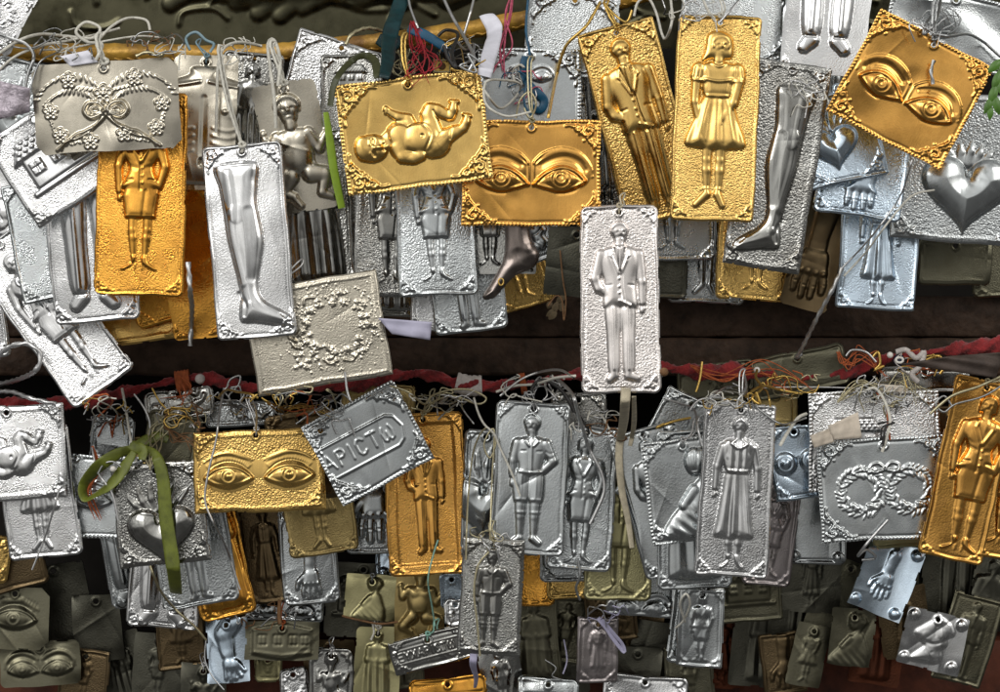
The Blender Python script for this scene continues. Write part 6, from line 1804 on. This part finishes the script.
# olive bow
bow = thing('ribbon_bow', tuple(at(136, 446, front_at(136, 446) - .006)), "olive green satin bow with one long tail over the flaming heart", 'ribbon bow')
for nm, pts, wd, tn in (('bow_loop', [(136, 448), (118, 454), (98, 468), (84, 486), (86, 498), (98, 492), (116, 478), (134, 452)], [6, 12, 15, 14, 12, 15, 13, 6], [.2, .5, .9, 1.2, .6, .2]),
                        ('bow_tail', [(134, 446), (146, 440), (158, 436), (168, 440)], [7, 12, 11, 7], [.3, .5, .2]),
                        ('bow_tail', [(142, 448), (156, 456), (163, 480), (166, 520), (172, 560), (176, 594)], [8, 12, 13, 14, 14, 12], [.5, .1, -.1, .15]),
                        ('bow_knot', [(130, 444), (136, 448), (142, 450), (142, 460)], [9, 12, 11, 7], [.2, -.4])):
    P = drape(pts, .004 if nm != 'bow_knot' else .009, smooth=9)
    V, F = strip_geo(P, np.array(wd) * K0, tn, curl=.07)
    link(nm, local(V, bow), F, MC['olive'], bow)
# paper and cloth scraps --------------------------------------------------------------------------
def scrap(name, quad, mat, label, cat, wob=1.5, off=.003, nu=14, nv=8):
    """Crumpled sheet between four photo corners, with real thickness."""
    a, b, c, d = [np.array(q, float) for q in quad]
    G = np.zeros((nv, nu, 3)); ctr = (a + b + c + d) / 4
    Y0 = min(front_at(*q) for q in (a, b, c, d, ctr)) - off
    ph = rs.uniform(0, 6, 4)
    for j in range(nv):
        for i in range(nu):
            u, v = i / (nu - 1), j / (nv - 1)
            p = (a * (1 - u) + b * u) * (1 - v) + (d * (1 - u) + c * u) * v
            dd = wob * K0 * (math.sin(5 * u + ph[0] + 2 * v) + .6 * math.sin(11 * u + 4 * v + ph[1]) + .4 * math.sin(9 * v + ph[2]))
            G[j, i] = at(p[0], p[1], Y0 + dd - wob * K0)
    V = np.concatenate([G.reshape(-1, 3), G.reshape(-1, 3) + np.array([0, .0004, 0])])
    N = nu * nv; F = []
    for j in range(nv - 1):
        for i in range(nu - 1):
            q = [j * nu + i, j * nu + i + 1, (j + 1) * nu + i + 1, (j + 1) * nu + i]
            F.append(tuple(reversed(q))); F.append(tuple(N + k for k in q))
    ring = [i for i in range(nu)] + [j * nu + nu - 1 for j in range(1, nv)] + [(nv - 1) * nu + i for i in range(nu - 2, -1, -1)] + [j * nu for j in range(nv - 2, 0, -1)]
    for p, q in zip(ring, ring[1:] + ring[:1]): F.append((p, q, N + q, N + p))
    o = link(name, V, [tuple(f) for f in F], MC[mat]); tag(o, label, cat); return o
scrap('paper_scrap', [(828, 426), (858, 412), (862, 438), (834, 440)], 'paper', "cream folded paper scrap stuck on the silver hammered plaque", 'paper scrap')
scrap('paper_scrap', [(810, 436), (830, 428), (834, 442), (814, 448)], 'paper', "small cream paper scrap left of the folded one", 'paper scrap')
scrap('paper_scrap', [(878, 384), (908, 386), (908, 392), (880, 392)], 'paper', "pinkish paper strip above the silver hammered plaque", 'paper scrap', wob=.8)
scrap('paper_scrap', [(378, 318), (432, 322), (430, 340), (392, 334)], 'paperlilac', "lilac paper scrap lying on the dark shelf edge", 'paper scrap', off=.001)
scrap('plastic_film', [(-12, 78), (30, 88), (30, 112), (-12, 122)], 'purple', "crumpled purple film wrap at the left edge", 'plastic film', wob=3)
scrap('plastic_film', [(60, 56), (88, 50), (98, 62), (70, 66)], 'whiter', "white film corner tucked behind the bow plaque", 'plastic film', wob=.8, off=.0)
scrap('cloth_scrap', [(900, 364), (950, 356), (1004, 352), (996, 378)], 'leather', "brown leather-like scrap lying on the red cloth at right", 'cloth scrap', wob=2.5, off=.006)

# small trinkets ---------------------------------------------------------------------------------
def ball_geo(c, r, seg=16):
    V, F = [], []
    for i in range(seg + 1):
        t = math.pi * i / seg
        for j in range(seg):
            a = 2 * math.pi * j / seg
            V.append((c[0] + r * math.sin(t) * math.cos(a), c[1] + r * math.sin(t) * math.sin(a), c[2] + r * math.cos(t)))
    for i in range(seg):
        for j in range(seg):
            F.append((i * seg + j, (i + 1) * seg + j, (i + 1) * seg + (j + 1) % seg, i * seg + (j + 1) % seg))
    return np.array(V), np.array(F)

def bead_pin(px, py, r, label, mat='pearl'):
    Y = front_at(px, py) - .006
    c = at(px, py, Y)
    o = thing('bead_pin', tuple(c), label, 'bead pin')
    V, F = ball_geo((0, 0, 0), r * K0); link('bead', V, F, MC[mat], o)
    V, F = tube_geo([(0, 0, 0), (0, .004, -.001), (0, .012, -.003)], .5 * K0, seg=6); link('pin', V, F, MC['steel'], o)
bead_pin(757, 370, 3.2, "white pearl pin stuck in the red cloth over the gold bow")
bead_pin(890, 355, 3.2, "white pearl pin beside the dark eye bead")
bead_pin(200, 379, 5, "dull stone bead on the red cloth at left", 'tape')
bead_pin(113, 469, 3, "small pearl on the olive bow's loop")
bead_pin(664, 352 + 20, 4, "dark bead on the red cloth right of the white suit man", 'brownt')

Y = front_at(899, 360) - .004
o = thing('eye_bead', tuple(at(899, 360, Y)), "dark blue and white eye bead on the red cloth at right", 'bead')
V, F = ball_geo((0, 0, 0), 6 * K0); V[:, 1] *= .5; link('bead', V, F, MC['eyebead'], o)
th = np.linspace(0, 2 * math.pi, 25)
link('white_ring', *tube_geo(np.stack([3.6 * K0 * np.cos(th), np.full(25, -2.6 * K0), 2.6 * K0 * np.sin(th)], -1), 1.3 * K0, seg=7), MC['pearl'], o)
cord('cord', [(896, 352), (906, 350), (916, 358), (924, 352), (920, 366), (912, 374), (918, 382)], 3.2, 'tape', "knotted whitish cord lump beside the eye bead", 'cord', off=.004)
cord('cord', [(926, 360), (938, 356), (944, 366), (940, 374)], 2.0, 'goldc', "gold cord arch right of the whitish cord lump", 'cord', off=.003)
cord('cord', [(872, 358), (878, 352), (880, 364), (874, 370), (884, 366)], 1.8, 'goldc', "gold thread knot left of the pearl beside the eye bead", 'cord', off=.003)
cord('cord', [(846, 356), (852, 350), (866, 352), (876, 362)], 1.4, 'silver', "thin silver arc over the red cloth above the wreaths", 'cord', off=.004)

# openwork wire charm
Yc = front_at(404, 64) - .004
ch = thing('filigree_charm', tuple(at(404, 62, Yc)), "openwork gold wire charm of loops above the gold baby", 'charm')
def loop(cx, cy, rx, ry, rot=0):
    t = np.linspace(0, 2 * math.pi, 40)
    x = rx * np.cos(t); y = ry * np.sin(t); c, q = math.cos(rot), math.sin(rot)
    return np.stack([(cx + x * c - y * q) * K0, np.zeros(40) + .0006 * np.sin(3 * t), (cy + x * q + y * c) * K0], -1)
for L_ in (loop(0, 14, 6, 12), loop(-8, 2, 6, 9, .5), loop(8, 2, 6, 9, -.5), loop(0, -6, 11, 9), loop(0, -4, 5, 6), loop(-7, -8, 5, 5), loop(7, -8, 5, 5), loop(0, 4, 3.5, 14)):
    V, F = tube_geo(L_, .9 * K0, seg=6); link('wire_loop', V, F, MC['palegold'], ch)
# small gold pendant with a framed stone
Yc = front_at(442, 66) - .004
pd = thing('pendant', tuple(at(442, 66, Yc)), "small square gold pendant above the gold baby", 'pendant')
link('pendant_body', *box_geo(-9 * K0, 9 * K0, 0, .002, -7 * K0, 7 * K0), MC['goldc'], pd, smooth=False)
for pts in ([(-8, -6), (8, -6), (8, 6), (-8, 6), (-8, -6)],):
    V, F = tube_geo([(x * K0, -.0006, y * K0) for x, y in pts], 1.0 * K0, seg=6); link('pendant_frame', V, F, MC['palegold'], pd)
V, F = ball_geo((0, -.0003, 0), 4 * K0); V[:, 1] = V[:, 1] * .4; link('stone', V, F, MC['brownt'], pd)
V, F = tube_geo([(-2 * K0, 0, 7 * K0), (-3 * K0, -.001, 14 * K0), (0, -.002, 20 * K0), (3 * K0, 0, 14 * K0), (2 * K0, 0, 7 * K0)], .9 * K0, seg=6); link('bail', V, F, MC['goldc'], pd)
# gold bead chain on the rail
cord('bead_chain', [(346, 44), (352, 34), (366, 28), (380, 30), (390, 34)], 2.1, 'palegold', "gold twisted chain resting on the gilt rail", 'chain', rope=True, off=.001)
cord('bead_chain', [(136, 56), (148, 52), (160, 56), (166, 50)], 1.6, 'palegold', "gold twisted chain glinting on the left end of the rail", 'chain', rope=True, off=.002)

# leaves at the right edge and the dried flower
def leaf_geo(c, l, w, a, bend=.3):
    V, F = [], []; n, m = 12, 5
    for i in range(n):
        t = i / (n - 1); ww = w * math.sin(math.pi * min(t * .95 + .03, 1)) ** .8
        for j in range(m):
            s_ = (j / (m - 1) - .5) * 2
            x = t * l; y = s_ * ww / 2
            V.append((c[0] + x * math.cos(a) - y * math.sin(a), c[1] - .15 * ww * (1 - abs(s_)) - bend * l * t * (1 - t), c[2] + x * math.sin(a) + y * math.cos(a)))
    for i in range(n - 1):
        for j in range(m - 1): F.append((i * m + j, (i + 1) * m + j, (i + 1) * m + j + 1, i * m + j + 1))
    V2 = [(x, y + .0003, z) for x, y, z in V]; N = len(V)
    F += [tuple(N + q for q in reversed(f)) for f in F]
    return np.array(V + V2), F
sp_ = thing('leafy_sprig', tuple(at(1000, 70, front_at(996, 80) - .012)), "green leafy sprig drooping at the right edge beside the gold eyes", 'plant sprig')
V, F = tube_geo([(4 * K0, .002, 22 * K0), (0, 0, 6 * K0), (-4 * K0, 0, -14 * K0), (-9 * K0, 0, -34 * K0)], .8 * K0, seg=6); link('stem', V, F, MC['leaf'], sp_)
for (x, z_, l, w_, a) in ((2, 10, 18, 8, -2.4), (0, 0, 20, 8, -1.9), (-2, -8, 20, 8, -1.2), (-3, -12, 22, 8, -1.9), (-6, -22, 20, 8, -1.3), (-7, -24, 18, 7, -2.0), (2, 14, 16, 7, -.9), (-9, -32, 14, 6, -1.6)):
    V, F = leaf_geo((x * K0, 0, z_ * K0), l * K0, w_ * K0, a); link('leaf', V, F, MC['leaf'], sp_)
df = thing('dried_flower', tuple(at(558, 306, .010)), "small dried flower hanging in front of the dark shelf", 'dried flower')
for q in range(7):
    V, F = leaf_geo((rs.uniform(-8, 4) * K0, rs.uniform(-.002, .001), rs.uniform(-4, 6) * K0), rs.uniform(8, 14) * K0, rs.uniform(5, 8) * K0, rs.uniform(-3, 1), .5); link('petal', V, F, MC['dry'], df)
# ---------------------------------------------------------------- light: a dim shrine room with bright windows above and to the left
w = bpy.data.worlds.new("World"); SC.world = w; w.use_nodes = True
nt = w.node_tree; L = nt.links.new
bg = nt.nodes["Background"]
tc = nd(nt, "ShaderNodeTexCoord")
sx = nd(nt, "ShaderNodeSeparateXYZ"); L(tc.outputs["Generated"], sx.inputs[0])
def lobe(d, lo, hi, val):
    dp = nd(nt, "ShaderNodeVectorMath", operation='DOT_PRODUCT')
    v = Vector(d).normalized(); dp.inputs[1].default_value = v
    L(tc.outputs["Generated"], dp.inputs[0])
    r = nd(nt, "ShaderNodeMapRange", interpolation_type='SMOOTHSTEP')
    r.inputs["From Min"].default_value = lo; r.inputs["From Max"].default_value = hi; r.inputs["To Max"].default_value = val
    L(dp.outputs["Value"], r.inputs["Value"])
    return r.outputs[0]
def add(a, b):
    m = nd(nt, "ShaderNodeMath", operation='ADD'); L(a, m.inputs[0]); L(b, m.inputs[1]); return m.outputs[0]
z = nd(nt, "ShaderNodeMapRange", interpolation_type='SMOOTHSTEP')
z.inputs["From Min"].default_value = -.45; z.inputs["From Max"].default_value = .55; z.inputs["To Min"].default_value = .125; z.inputs["To Max"].default_value = .46
L(sx.outputs["Z"], z.inputs["Value"])
tot = add(z.outputs[0], lobe((-.55, -.75, .35), .70, .985, .85))
tot = add(tot, lobe((.05, -.80, .60), .74, .985, .75))
tot = add(tot, lobe((.75, -.45, .45), .80, .985, .7))
tot = add(tot, lobe((-.1, -.98, .05), .90, .99, .22))
nz = nd(nt, "ShaderNodeTexNoise"); nz.inputs["Scale"].default_value = 5.5; nz.inputs["Detail"].default_value = 3
L(tc.outputs["Generated"], nz.inputs["Vector"])
nr = nd(nt, "ShaderNodeMapRange"); nr.inputs["From Min"].default_value = .36; nr.inputs["From Max"].default_value = .64; nr.inputs["To Min"].default_value = .58; nr.inputs["To Max"].default_value = 1.38
L(nz.outputs["Fac"], nr.inputs["Value"])
mm = nd(nt, "ShaderNodeMath", operation='MULTIPLY'); L(tot, mm.inputs[0]); L(nr.outputs[0], mm.inputs[1])
cr = nd(nt, "ShaderNodeCombineColor")
for ch, f in (("Red", 1.0), ("Green", .985), ("Blue", .95)):
    q = nd(nt, "ShaderNodeMath", operation='MULTIPLY'); q.inputs[1].default_value = f; L(mm.outputs[0], q.inputs[0]); L(q.outputs[0], cr.inputs[ch])
L(cr.outputs[0], bg.inputs["Color"]); bg.inputs["Strength"].default_value = 0.66

def area(name, loc, target, sx_, sy_, energy, col):
    l = bpy.data.lights.new(name, 'AREA'); l.shape = 'RECTANGLE'; l.size = sx_; l.size_y = sy_; l.energy = energy; l.color = col
    o = bpy.data.objects.new(name, l); COL.objects.link(o); o.location = loc
    d = Vector(target) - Vector(loc); o.rotation_euler = d.to_track_quat('-Z', 'Y').to_euler()
    return o
area('window_light', (-.95, -1.5, 2.35), (-.05, 0, 1.38), 1.0, 1.1, 15, (1.0, .98, .95))
area('sparkle_light', (1.15, -1.3, 2.15), (.1, 0, 1.36), .7, .9, 7, (1.0, .97, .92))  # added lamp at upper right, puts sparkles on the metal
SC.view_settings.view_transform = 'Standard'
SC.view_settings.look = 'None'
SC.view_settings.exposure = 0.0
SC.view_settings.gamma = 1.0
